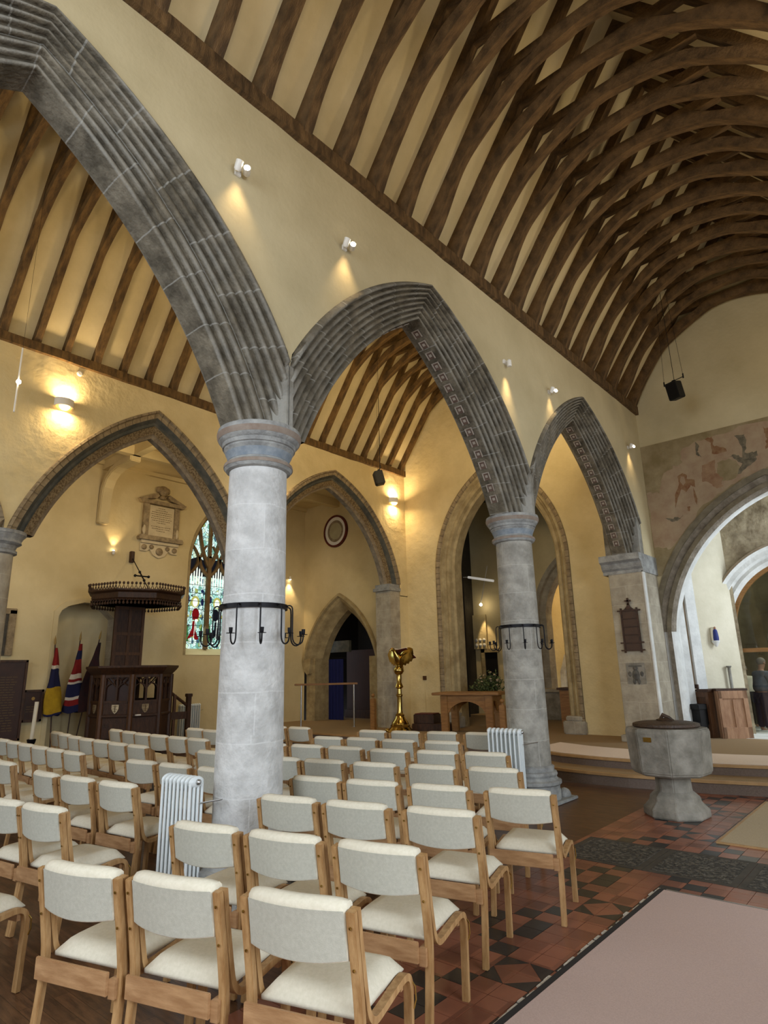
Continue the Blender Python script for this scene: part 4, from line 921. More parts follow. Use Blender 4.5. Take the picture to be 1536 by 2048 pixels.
radiator('white column radiator in front of the far grey column', -4.37, 7.32, 0.02, 8, 0.062, 0.93, 0.13)
radiator('small white column radiator on the north wall, beyond the pulpit stair', -14.30, 8.9, PI/2, 10, 0.06, 1.0, 0.13)

# ================================================================== FONT
tfont = t = thing('stone_font', 'octagonal weathered grey stone font with dark cover, before the chancel steps', 'font', (-2.56, 7.95, 0))
def octa(prof, rot=PI/8, seg=8, c=(0, 0)): m_ = MB(); m_.lathe(prof, c=c, seg=seg, rot=rot); return m_
k8 = 1.04
rf = math.radians(-17.5)
octa([(0.345, 0.0), (0.355, 0.02), (0.352, 0.085), (0.325, 0.11), (0.288, 0.15), (0.275, 0.165), (0.272, 0.205), (0.235, 0.24), (0.20, 0.27)], rot=-rf).build('base', M['font_stone'], t, bevel=0.006)
octa([(0.205, 0.25), (0.196, 0.30), (0.192, 0.45)], rot=-rf).build('stem', M['font_stone'], t, bevel=0.01)
octa([(0.20, 0.44), (0.40, 0.445), (0.432, 0.475), (0.440, 0.52), (0.462, 0.91), (0.45, 0.955), (0.36, 0.96), (0.0, 0.95)], rot=-rf).build('bowl', M['font_stone'], t, bevel=0.012)
mb = MB(); mb.lathe([(0.355, 0.96), (0.37, 0.975), (0.365, 1.0), (0.30, 1.015), (0.1, 1.03), (0, 1.032)], seg=32); lid = mb.build('cover', M['bronze'], t, smooth=True, angle=0.5)
mb = MB(); mb.lathe([(0.09, 1.02), (0.10, 1.04), (0.05, 1.055), (0, 1.06)], seg=16); mb.tube([(-0.05, 0, 1.04), (-0.02, 0, 1.09), (0.05, 0, 1.06), (0.09, 0, 1.035)], [0.02, 0.026, 0.02, 0.01], 8); mb.build('handle', M['bronze'], lid, smooth=True)
mb = MB(); d_ = Matrix.Rotation(math.radians(-17.5-180+0), 4, 'Z')
# brass plate on the font, on its south-west face
mb = MB(); 
a8 = math.radians(-90-17.5*0+5)
t2 = [o for o in t.children if o.name.startswith('bowl')][0]
fx = Matrix.Rotation(math.radians(-36), 4, 'Z')
mb.box(-0.10, -0.432, 0.82, -0.01, -0.424, 0.87, M4=Matrix.Rotation(math.radians(18-22.5), 4, 'Z')); mb.build('plaque', M['brass'], t)

# ================================================================== CANDLE RINGS
def candle_ring(label, x, y, z, az0, narm=11):
    t = thing('candle_ring', label, 'candle holder', (x, y, z))
    R0 = 0.272
    mb = MB(); mb.lathe([(R0, -0.02), (R0+0.012, -0.02), (R0+0.012, 0.02), (R0, 0.02), (R0, -0.02)], seg=48); mb.build('hoop', M['iron'], t, smooth=True, angle=0.6)
    for k in range(narm):
        a = 2*PI*k/narm+az0; ca, sa = math.cos(a), math.sin(a)
        P = [(R0+0.008, 0.0), (R0+0.03, 0.012), (R0+0.055, 0.0), (R0+0.062, -0.05), (R0+0.062, -0.20), (R0+0.066, -0.27), (R0+0.085, -0.305), (R0+0.115, -0.315), (R0+0.145, -0.295), (R0+0.155, -0.255), (R0+0.156, -0.235)]
        mb = MB(); mb.tube([(r*ca, r*sa, zz) for r, zz in smooth2(P, 2)], 0.0065, 6); arm = mb.build('arm', M['iron'], t, smooth=True, angle=1.2)
        mb = MB(); c = ((R0+0.156)*ca, (R0+0.156)*sa); mb.lathe([(0.0, -0.238), (0.034, -0.236), (0.036, -0.232), (0.012, -0.23), (0.014, -0.225), (0.016, -0.19), (0.011, -0.19), (0.0, -0.20)], c=c, seg=10); mb.build('cup', M['iron'], arm, smooth=True, angle=0.7)
    return t
candle_ring('black iron candle ring with hanging hooked arms on the near pale column', -4.31, 3.25, 2.205, 0.08)
candle_ring('black iron candle ring with hanging hooked arms on the far grey column', -4.30, 7.80, 2.225, 0.2)

# ================================================================== WALL LIGHTS
def twin_spot(label, x, y, z, aim=1, e=16):
    t = thing('twin_spotlight', label, 'spotlight', (x, y, z), 0, 'white twin spotlights high on the nave arcade wall')
    mb = MB(); mb.box(0.0, -0.03, -0.03, 0.025, 0.03, 0.03); mb.tube([(0.02, 0, 0), (0.07, 0, 0)], 0.008, 8); mb.build('bracket', M['white'], t, bevel=0.004)
    for sy, lit in ((-1, 0), (1, 1)):
        mt = Matrix.Translation((0.085, sy*0.045, 0.0)) @ Matrix.Rotation((0.5*PI if lit else 0.15*PI), 4, 'Y') @ Matrix.Rotation((0.6 if lit else 0), 4, 'X')
        mb = MB(); mb.lathe([(0.018, -0.05), (0.032, -0.03), (0.034, 0.045), (0.030, 0.045), (0.026, 0.02), (0.0, 0.015)], seg=16, M4=mt); h = mb.build('lamp_head', M['white'], t, smooth=True, angle=0.6)
        mb = MB(); mb.lathe([(0.0, 0.038), (0.024, 0.036), (0.024, 0.03), (0, 0.03)], seg=14, M4=mt); mb.build('lens', M['bulb'] if lit else M['bulb_soft'], h)
    lamp('SPOT', 'spotlight_beam', (x+0.10, y+0.0, z-0.02), e*2.6, WARM, (x-0.10, y+0.12, z-2.2), 0.05, spot=1.25, blend=1.0)
    return t
twin_spot('white twin spotlight on the nave wall, first from the left, glaring', XA0, 2.64, 6.03, e=14)
twin_spot('white twin spotlight on the nave wall above the rosette arch, left side', XA0, 4.0, 6.02, e=16)
twin_spot('white twin spotlight on the nave wall just left of the last arch', XA0, 8.69, 5.98, e=13)
twin_spot('white twin spotlight on the nave wall beside the painted wall corner', XA0, 12.15, 5.96, e=16)
t = thing('wall_spotlight', 'small wall spotlight with its beam pointing straight down, above the far column', 'spotlight', (XA0, 7.3, 5.97))
mb = MB(); mb.box(0, -0.05, -0.03, 0.03, 0.07, 0.03); mb.tube([(0.03, 0, 0), (0.07, 0, -0.01)], 0.01, 8); mb.build('bracket', M['white'], t, bevel=0.005)
mb = MB(); mb.lathe([(0.03, -0.09), (0.034, -0.08), (0.032, 0.0), (0.015, 0.02), (0, 0.02)], c=(0.08, 0), seg=14); h = mb.build('lamp_head', M['white'], t, smooth=True, angle=0.6)
mb = MB(); mb.lathe([(0, -0.082), (0.026, -0.08), (0, -0.07)], c=(0.08, 0), seg=12); mb.build('lens', M['bulb_soft'], h)
lamp('SPOT', 'spotlight_beam', (XA0+0.09, 7.3, 5.86), 60, WARM, (XA0+0.0, 7.32, 3.0), 0.05, spot=0.9, blend=1.0)
def sconce(label, x, y, z, e=17):
    t = thing('wall_sconce', label, 'wall light', (x, y, z), 0, 'white up and down sconces along the far aisle wall')
    n = 16
    mb = MB(); ang = [PI*(-0.5)+PI*i/n for i in range(n+1)]
    hi = [(0.15*math.cos(a)+0.0, 0.155*math.sin(a)) for a in ang]; lo_ = [(0.125*math.cos(a), 0.13*math.sin(a)) for a in ang]
    mb.strip([(a, b) for a, b in lo_], [(a, b) for a, b in hi], 'z', -0.055, 0.075); mb.build('shade', M['white'], t, smooth=True, angle=0.8)
    mb = MB(); mb.prism(lo_, 'z', 0.045, 0.055); mb.build('upper_lamp', M['bulb_soft'], t)
    mb = MB(); mb.lathe([(0.0, -0.12), (0.055, -0.11), (0.085, -0.07), (0.09, -0.045), (0, -0.045)], c=(0.055, 0), seg=16); b_ = mb.build('lower_bowl', M['bulb_soft'], t, smooth=True)
    lamp('AREA', 'sconce_uplight', (x+0.09, y, z+0.10), e, WARM, (x-0.15, y, z+1.3), 0.14)
    lamp('AREA', 'sconce_downlight', (x+0.10, y, z-0.14), e*0.8, WARM, (x-0.12, y, z-2.0), 0.12)
    return t
sconce('white up and down wall sconce above the wide painted arch', XB0, 3.75, 6.20)
sconce('white up and down wall sconce glowing behind the near pale column capital', XB0, 8.10, 6.19)
sconce('white up and down wall sconce near the corner, right of the hanging speaker', XB0, 12.42, 6.18)
def small_spot(label, loc, up, e):
    t = thing('small_spotlight', label, 'spotlight', loc)
    sg = 1 if up else -1
    mb = MB(); mb.lathe([(0.02, -0.05*sg), (0.035, -0.03*sg), (0.038, 0.04*sg), (0.03, 0.04*sg), (0.0, 0.02*sg)], c=(0.07, 0), seg=14); mb.build('lamp_head', M['white'], t, smooth=True, angle=0.6)
    mb = MB(); mb.tube([(0, 0, 0), (0.05, 0, 0)], 0.01, 8); mb.build('bracket', M['white'], t)
    mb = MB(); mb.sphere((0.07, 0, 0.03*sg), 0.030, 10, 6); mb.build('bulb', M['bulb'], t)
    lamp('SPOT', 'small_spot_beam', (loc[0]+0.10, loc[1], loc[2]+0.06*sg), e, WARM, (loc[0]-0.05, loc[1]+0.1, loc[2]+2.0*sg), 0.03, spot=1.3, blend=0.8)
small_spot('small lit spotlight on the north wall below the marble tablet, left', (XN, 6.74, 4.60), True, 30)
small_spot('small lit spotlight on the north wall right beside the near pale column', (XN, 12.3, 4.52), False, 60)
t = thing('suspended_lamp_rod', 'thin vertical rod with a small bright lamp hanging at the far left', 'hanging lamp', (-9.0, 2.60, 5.25))
mb = MB(); mb.tube([(0, 0, 0), (0, 0.0, 0.98)], 0.012, 8); mb.build('rod', M['white'], t)
mb = MB(); mb.tube([(0, 0, 0.98), (0, 0.0, 3.75)], 0.002, 5); mb.build('wire', M['iron'], t)
mb = MB(); mb.sphere((0.02, 0, 0.45), 0.032, 12, 8); mb.build('bulb', M['bulb'], t)
lamp('SPOT', 'rod_lamp_beam', (-9.05, 2.55, 5.7), 60, WARM, (-10.45, 1.6, 5.4), 0.03, spot=1.6, blend=0.8)
t = thing('smoke_alarm', 'small round white disc high on the aisle wall left of the sconce', 'alarm', (XB0, 3.95, 6.85))
mb = MB(); mb.lathe([(0.05, 0), (0.05, 0.02), (0.03, 0.03), (0, 0.03)], seg=16, M4=Matrix.Rotation(PI/2, 4, 'Y')); mb.build('disc', M['white'], t)

# ================================================================== SPEAKERS
def speaker(label, loc, rz, ztop, tilt=0.25):
    t = thing('hanging_loudspeaker', label, 'loudspeaker', loc, rz)
    mt = Matrix.Rotation(tilt, 4, 'X')
    mb = MB(); mb.box(-0.11, -0.10, -0.17, 0.11, 0.10, 0.15, M4=mt); mb.build('cabinet', M['black'], t, bevel=0.012)
    mb = MB(); mb.box(-0.095, -0.115, -0.15, 0.095, -0.10, 0.13, M4=mt); mb.build('grille', M['iron'], t, bevel=0.004)
    mb = MB(); mb.box(-0.03, -0.02, 0.13, 0.03, 0.02, 0.20); mb.tube([(-0.20, 0, 0.19), (0.20, 0, 0.19)], 0.007, 6)
    mb.tube([(-0.20, 0, 0.16), (-0.20, 0, 0.25)], 0.012, 6); mb.tube([(0.20, 0, 0.16), (0.20, 0, 0.25)], 0.012, 6); mb.build('hanging_bar', M['iron'], t)
    for dx in (-0.20, 0.20):
        mb = MB(); mb.tube([(dx, 0, 0.2), (dx*0.5, 0, ztop-loc[2])], 0.003, 5); mb.build('wire', M['iron'], t)
    mb = MB(); mb.tube([(0, 0.02, 0.2), (-0.02, 0.02, ztop-loc[2])], 0.005, 5); mb.build('cable', M['black'], t)
speaker('black loudspeaker hung on wires in front of the east gable wall', (-2.76, 11.5, 6.60), -0.35, 8.8)
speaker('black loudspeaker hung on wires in the aisle above the pointed doorway arch', (-9.04, 10.275, 6.05), -0.7, 9.3)

# ================================================================== NORTH WALL: window, tablet, boards, flags
W1 = bpy.data.objects.new('window_1', None); COL.objects.link(W1); W1.location = (XN, 9.62, 2.2); W1['kind'] = 'structure'
yc = 9.62
outl = [(yc-0.74, 2.2)]+WIN+[(yc+0.74, 2.2)]; xg = XN-0.30
mb = MB(); k = len(outl); inn = [(yc+(y-yc)*0.88, z if i in (0, k-1) else 4.55+(z-4.55)*0.93) for i, (y, z) in enumerate(outl)]
v = [(XN+0.012, y, z) for y, z in outl]+[(xg+0.05, y, z) for y, z in inn]; mb.add(v, [(i, i+1, k+i+1, k+i) for i in range(k-1)]+[(k-1, 0, k, 2*k-1)]); mb.build('window_reveal', M['far_outer'], W1, off=(XN, yc, 2.2))
mb = MB(); out2 = [(yc+(y-yc)*1.09, z+(0.08 if 0 < i < k-1 else 0)) for i, (y, z) in enumerate(outl)]; mb.strip(outl, out2, 'x', XN, XN+0.012); mb.build('window_surround', M['chapel_stone'], W1, off=(XN, yc, 2.2))
mb = MB(); mb.prism([(XN, 2.12), (XN+0.04, 2.14), (XN, 2.24), (xg, 2.40), (xg, 2.12)], 'y', yc-0.74, yc+0.74); mb.v = [(x, y, z) for x, y, z in mb.v]
mb = MB(); mb.add([(XN+0.01, yc-0.74, 2.2), (XN+0.01, yc+0.74, 2.2), (xg, yc+0.70, 2.37), (xg, yc-0.70, 2.37)], [(0, 1, 2, 3)]); mb.build('window_sill', M['plaster_north'], W1, off=(XN, yc, 2.2))
mb = MB(); mb.add([(xg, y, max(z, 2.36)) for y, z in inn], [tuple(range(len(inn)))]); mb.build('pane', M['glass_pale'], W1, off=(XN, yc, 2.2))
def arcpts(y0_, z0_, y1_, z1_, bulge, n=8):
    out = []
    for i in range(n+1):
        u = i/n; y = lerp(y0_, y1_, u); z = lerp(z0_, z1_, u); d = Vector((y1_-y0_, z1_-z0_)); nn = Vector((-d.y, d.x)).normalized(); b = 4*u*(1-u)*bulge; out.append((y+nn.x*b, z+nn.y*b))
    return out
mb = MB()
mb.ribbon([(yc, 2.36), (yc, 4.9)], 0.11, 'x', xg+0.005, xg+0.10)
mb.ribbon([(yc, 4.85), (yc, 6.1)], 0.08, 'x', xg+0.005, xg+0.10)
for sg in (-1, 1):
    mb.ribbon(arcpts(yc, 4.55, yc+sg*0.34, 5.62, -sg*0.06), 0.08, 'x', xg+0.006, xg+0.09)
    mb.ribbon(arcpts(yc+sg*0.03, 4.35, yc+sg*0.33, 4.85, sg*-0.07), 0.075, 'x', xg+0.006, xg+0.09)
    mb.ribbon(arcpts(yc+sg*0.64, 4.35, yc+sg*0.33, 4.85, sg*0.07), 0.075, 'x', xg+0.006, xg+0.09)
    mb.ribbon(arcpts(yc+sg*0.33, 4.80, yc+sg*0.60, 5.20, sg*0.03), 0.055, 'x', xg+0.006, xg+0.09)
    mb.ribbon([(yc+sg*0.645, 2.36), (yc+sg*0.645, 4.5)], 0.05, 'x', xg+0.006, xg+0.09)
    mb.ribbon(arcpts(yc+sg*0.10, 5.2, yc+sg*0.28, 4.85, sg*0.02), 0.04, 'x', xg+0.006, xg+0.08)
mb.ribbon([(y, z) for y, z in inn[1:-1]], 0.07, 'x', xg+0.006, xg+0.10)
mb.build('tracery', M['mullion'], W1, off=(XN, yc, 2.2))
def glassbit(name, mt, polys, dx=0.004):
    mb = MB()
    for p in polys: mb.add([(xg+dx, y, z) for y, z in p], [tuple(range(len(p)))])
    return mb.build(name, mt, W1, off=(XN, yc, 2.2))
def ell(cy, cz, ry, rz, n=14): return [(cy+ry*math.cos(2*PI*i/n), cz+rz*math.sin(2*PI*i/n)) for i in range(n)]
for sg, yl in ((-1, yc-0.345), (1, yc+0.345)):
    robe = 'g_red' if sg < 0 else 'g_dark'
    P = [[(yl-0.30, 4.32), (yl+0.30, 4.32), (yl+0.27, 4.75), (yl, 4.86), (yl-0.27, 4.75)]]
    glassbit('dark_canopy_glass', M['g_dark'], P, 0.004)
    P = []
    for k, hgt in enumerate((0.22, 0.38, 0.50, 0.62, 0.50, 0.38, 0.22)):
        y_ = yl-0.24+0.08*k; P.append([(y_-0.026, 4.05), (y_+0.026, 4.05), (y_+0.018, 4.10+hgt*0.8), (y_, 4.12+hgt), (y_-0.018, 4.10+hgt*0.8)])
    glassbit('canopy_glass', M['g_white'], P, 0.006)
    glassbit('halo_glass', M['g_gold'], [ell(yl, 3.62, 0.13, 0.16)], 0.006)
    glassbit('face_glass', M['g_white'], [ell(yl, 3.60, 0.08, 0.12)], 0.008)
    glassbit('robe_glass', M[robe], [ell(yl-0.03*sg, 3.28, 0.11, 0.17), [(yl-0.05, 3.1), (yl+0.04, 3.1), (yl+0.05, 2.85), (yl+0.16, 2.62), (yl+0.06, 2.60), (yl-0.02, 2.7), (yl-0.2, 2.6), (yl-0.06, 2.9)]], 0.006)
    glassbit('staff_glass', M['g_white'], [[(yl+0.0, 2.6), (yl+0.012, 2.6), (yl+0.035, 3.15), (yl+0.02, 3.15)], ell(yl+0.07, 3.12, 0.045, 0.035)], 0.008)
    glassbit('hanging_glass', M['g_blue'], [ell(yl-0.22, 3.7, 0.05, 0.1), ell(yl+0.22, 3.62, 0.05, 0.1), ell(yl+0.2, 3.92, 0.04, 0.05)], 0.006)
    glassbit('gold_glass', M['g_gold'], [[(yl-0.06, 3.92), (yl, 3.99), (yl+0.06, 3.92), (yl, 3.95)], [(yl-0.22, 3.2), (yl-0.17, 3.2), (yl-0.17, 3.26), (yl-0.22, 3.26)], [(yl+0.16, 3.2), (yl+0.22, 3.2), (yl+0.22, 3.28), (yl+0.16, 3.28)]], 0.006)
    glassbit('ground_glass', M['g_green'], [[(yl-0.28, 2.56), (yl-0.14, 2.56), (yl-0.18, 2.95), (yl-0.26, 3.1)], [(yl+0.18, 2.56), (yl+0.27, 2.56), (yl+0.26, 3.0), (yl+0.2, 2.9)]], 0.005)
mb = MB()
for z in [2.56, 2.75, 2.98, 3.2, 3.42, 3.64, 3.86, 4.08]:
    mb.box(xg+0.009, yc-0.64, z-0.006, xg+0.016, yc+0.64, z+0.006)
for sg in (-1, 1):
    for d in (0.10, 0.59): mb.box(xg+0.009, yc+sg*d-0.005, 2.36, xg+0.015, yc+sg*d+0.005, 4.4)
mb.build('glazing_bars', M['lead'], W1, off=(XN, yc, 2.2))
lamp('AREA', 'north_window_daylight', (XN+0.15, yc, 3.6), 18, (0.72, 0.95, 0.95), (XN+4, yc-1, 1.5), 1.1, 2.4)
# memorial tablet
t = thing('memorial_tablet', 'cream marble memorial tablet with broken pediment on the north wall above the pulpit', 'memorial', (XN, 7.93, 5.55))
def TB(name, pts, x0, x1, m, par=t, bev=0.006): mb = MB(); mb.prism(pts, 'x', x0, x1); return mb.build(name, m, par, bevel=bev)
R_ = lambda y0_, z0_, y1_, z1_: [(y0_, z0_), (y1_, z0_), (y1_, z1_), (y0_, z1_)]
face = TB('inscription_panel', R_(-0.34, -0.40, 0.36, 0.42), 0, 0.05, M['marble'])
mb = MB(); random.seed(3)
for r in range(11):
    z = 0.36-r*0.055-(0.05 if r > 7 else 0); hw = [0.10, 0.16, 0.28, 0.29, 0.27, 0.29, 0.26, 0.12, 0.27, 0.25, 0.12][r]; y = -hw
    while y < hw:
        l = random.uniform(0.02, 0.06); mb.box(0.0502, y, z-0.007, 0.0512, min(y+l, hw), z+0.007); y += l+0.012
mb.build('inscription', M['ink'], face)
for sg in (-1, 1):
    TB('pilaster', R_(sg*0.43-0.075, -0.40, sg*0.43+0.075, 0.44), 0, 0.08, M['tablet_frame'])
    mb = MB(); mb.sphere((0.06, sg*0.46, -0.26), (0.05, 0.05, 0.14), 10, 8); mb.build('carved_drop', M['marble'], t, smooth=True)
TB('cornice', [(-0.60, 0.44), (0.60, 0.44), (0.66, 0.54), (-0.66, 0.54)], 0, 0.14, M['tablet_frame'])
TB('shelf', [(-0.60, -0.52), (0.60, -0.52), (0.62, -0.46), (0.58, -0.40), (-0.58, -0.40), (-0.62, -0.46)], 0, 0.16, M['tablet_frame'])
TB('shelf_shadow_mould', R_(-0.52, -0.60, 0.52, -0.52), 0, 0.10, M['marble'])
for sg in (-1, 1): TB('pediment_scroll', [(sg*0.66, 0.54), (sg*0.16, 0.76), (sg*0.12, 0.68), (sg*0.2, 0.60), (sg*0.5, 0.54)], 0, 0.12, M['tablet_frame'])
mb = MB(); mb.sphere((0.07, 0.0, 0.84), (0.07, 0.15, 0.14), 14, 10); mb.sphere((0.05, -0.13, 0.86), (0.05, 0.07, 0.09), 8, 6); mb.sphere((0.05, 0.13, 0.86), (0.05, 0.07, 0.09), 8, 6); mb.sphere((0.06, 0, 0.66), (0.05, 0.1, 0.06), 8, 6); mb.build('carved_arms', M['tablet_frame'], t, smooth=True)
TB('apron', [(-0.52, -0.60), (-0.52, -0.80), (-0.34, -0.80), (-0.26, -0.74), (-0.16, -0.88), (0, -0.95), (0.16, -0.88), (0.26, -0.74), (0.34, -0.80), (0.52, -0.80), (0.52, -0.60)], 0, 0.05, M['marble'])
mb = MB()
for cy, cz, r in ((0, -0.78, 0.10), (-0.22, -0.68, 0.06), (0.22, -0.68, 0.06), (-0.42, -0.70, 0.07), (0.42, -0.70, 0.07)): mb.sphere((0.06, cy, cz), (0.045, r, r), 10, 8)
mb.build('apron_carving', M['tablet_frame'], t, smooth=True)
# honour boards
def board(label, y0_, y1_, z0_, z1_, x):
    t = thing('honour_board', label, 'board', (x, (y0_+y1_)/2, z0_)); hw = (y1_-y0_)/2; h = z1_-z0_
    mb = MB(); mb.box(-0.04, -hw, 0, 0, hw, h); p = mb.build('panel', M['dark_panel'], t)
    mb = MB()
    for yy in (-hw, hw-0.05): mb.box(0, yy, 0, 0.02, yy+0.05, h)
    for zz in (0, h-0.05): mb.box(0, -hw, zz, 0.02, hw, zz+0.05)
    mb.build('frame', M['dark_oak'], t, bevel=0.004)
    mb = MB(); random.seed(int(h*100))
    for r in range(int(h/0.055)-6):
        z = h-0.35-r*0.05
        if z < 0.15: break
        for cx in ((-0.45, 0.1) if hw > 0.5 else (-hw*0.6,)):
            y = cx; 
            for _ in range(3 if hw > 0.5 else 2): l = random.uniform(0.05, 0.12); mb.box(0.0005, y, z, 0.0012, y+l, z+0.012); y += l+0.02
    mb.build('gilt_names', M['ink'], p)
    mb = MB(); mb.lathe([(0.03, 0), (0.035, 0.004), (0, 0.006)], seg=12, M4=Matrix.Translation((0.001, 0, h-0.18)) @ Matrix.Rotation(PI/2, 4, 'Y')); mb.build('badge', M['gilt'], p)
board('large dark honour board at the left edge of the picture', 3.9, 5.08, 0.46, 2.06, XN+0.22)
board('smaller dark honour board beside the flags, right of the large one', 5.10, 5.50, 0.80, 1.45, XN+0.10)
t = thing('monument_surround', 'stone surround of a dark recess cut by the left edge', 'monument', (XN, 4.3, 2.15))
mb = MB(); mb.box(0, 0.36, 0, 0.06, 0.50, 0.95); mb.box(0, -0.5, 0.86, 0.06, 0.50, 0.98); mb.build('frame', M['far_outer'], t, bevel=0.01)
mb = MB(); mb.box(0, -0.5, 0, 0.02, 0.36, 0.86); mb.build('recess', mat('dark_carved_slab', (58, 56, 52), (84, 76, 62), 8, 0.8), t)
# flags leaning in the niche
def flag(label, base, top, cols, w, seed):
    b = Vector(base); t_ = Vector(top); t = thing('standard_flag', label, 'flag', base)
    rel = t_-b
    mb = MB(); mb.tube([(0, 0, 0), tuple(rel)], 0.014, 8); mb.build('pole', M['dark_oak'], t)
    mb = MB(); mb.tube([tuple(rel*0.985), tuple(rel*1.0), tuple(rel*1.03), tuple(rel*1.07)], [0.012, 0.025, 0.02, 0.002], 8); mb.build('finial', M['gilt'], t)
    random.seed(seed)
    # draped cloth: folded tube hanging along the pole, made of bands
    k = 14
    def ring(u):
        c = rel*lerp(0.97, 0.42, u); ww = w*(0.10+0.9*min(1, u*1.1)) ; out = []
        for i in range(k):
            a = 2*PI*i/k; r = 1+0.28*math.sin(3*a+u*5+seed)+0.12*math.sin(5*a-u*7); out.append((c.x+0.05+0.30*ww*r*math.cos(a), c.y+0.5*ww*r*math.sin(a)+0.02*math.sin(u*6+seed), c.z-0.10*u+0.03*math.sin(a*2)*u))
        return out
    us = [0]
    for c0, u0, u1 in cols:
        n = max(2, int((u1-u0)*12)); rows = [ring(lerp(u0, u1, i/n)) for i in range(n+1)]
        mb = MB(); v = [p for r in rows for p in r]; f = [(i*k+j, i*k+(j+1) % k, (i+1)*k+(j+1) % k, (i+1)*k+j) for i in range(n) for j in range(k)]
        mb.add(v, f); mb.build('cloth', M[c0], t, smooth=True, angle=1.5)
flag('yellow, navy and red furled flag, left of three leaning in the wall niche', (XN+0.2, 5.72, 0.0), (XN+0.15, 5.60, 2.42), [('flag_red', 0.02, 0.28), ('flag_white', 0.28, 0.33), ('flag_blue', 0.33, 0.60), ('flag_yellow', 0.60, 0.97), ('flag_blue', 0.97, 1.0)], 0.34, 1)
flag('red, white and blue union flag furled, middle of three in the wall niche', (XN+0.2, 6.02, 0.0), (XN+0.15, 6.13, 2.52), [('flag_red', 0.02, 0.12), ('flag_blue', 0.12, 0.25), ('flag_red', 0.25, 0.46), ('flag_white', 0.46, 0.53), ('flag_red', 0.53, 0.57), ('flag_white', 0.57, 0.60), ('flag_blue', 0.60, 0.78), ('flag_white', 0.78, 0.82), ('flag_red', 0.82, 0.90), ('flag_blue', 0.90, 1.0)], 0.36, 2)
flag('dark furled flag leaning right behind the pulpit, right of three', (XN+0.3, 6.12, 0.0), (XN+0.25, 6.52, 2.55), [('flag_dark', 0.02, 0.45), ('flag_dark', 0.45, 1.0)], 0.44, 3)
# tall candle on a floor stand
t = thing('floor_candlestick', 'tall cream candle on a black iron floor stand at far left', 'candlestick', (-12.0, 4.43, 0))
mb = MB(); mb.lathe([(0.14, 0), (0.14, 0.02), (0.03, 0.05), (0.016, 0.1), (0.016, 0.52), (0.03, 0.54), (0.06, 0.60), (0.075, 0.66), (0.06, 0.665), (0.03, 0.64), (0.0, 0.64)], seg=16); mb.build('stand', M['iron'], t, smooth=True, angle=0.7)
mb = MB(); mb.tube([(0, 0, 0.64), (0.0, 0.02, 1.28)], 0.033, 12); mb.build('candle', M['wax'], t, smooth=True, angle=0.8)

# ================================================================== PULPIT AND TESTER
PC = (-13.35, 6.86)
t = thing('carved_pulpit', 'dark carved oak octagonal pulpit with pierced tracery panels and shields', 'pulpit', (PC[0], PC[1], 0))
rot0 = math.radians(-27.2)     # a corner of the octagon faces the nave
def V8(R, k): a = rot0+PI/4*k; return (R*math.cos(a), R*math.sin(a))
m_ = octa([(0.72, 0.42), (0.80, 0.46), (0.80, 0.86), (0.84, 0.88), (0.84, 0.92), (0.80, 0.93)], rot=rot0); m_.build('lower_tier', M['dark_oak'], t, bevel=0.006)
m_ = octa([(0.80, 1.68), (0.84, 1.74), (0.90, 1.80), (0.95, 1.86), (0.95, 1.90), (0.78, 1.90), (0.78, 1.70)], rot=rot0); m_.build('cornice', M['dark_oak'], t)
m_ = octa([(0.55, 0.0), (0.55, 0.42), (0.72, 0.44)], rot=rot0); m_.build('foot', M['dark_oak'], t)
for k in range(8):
    x, y = V8(0.80, k); mb = MB(); mb.tube([(x, y, 0.90), (x, y, 1.72)], 0.055, 8); mb.tube([(x, y, 0.44), (x, y, 0.9)], 0.06, 8); mb.build('corner_post', M['mid_oak'] if k in (7, 0) else M['dark_oak'], t)
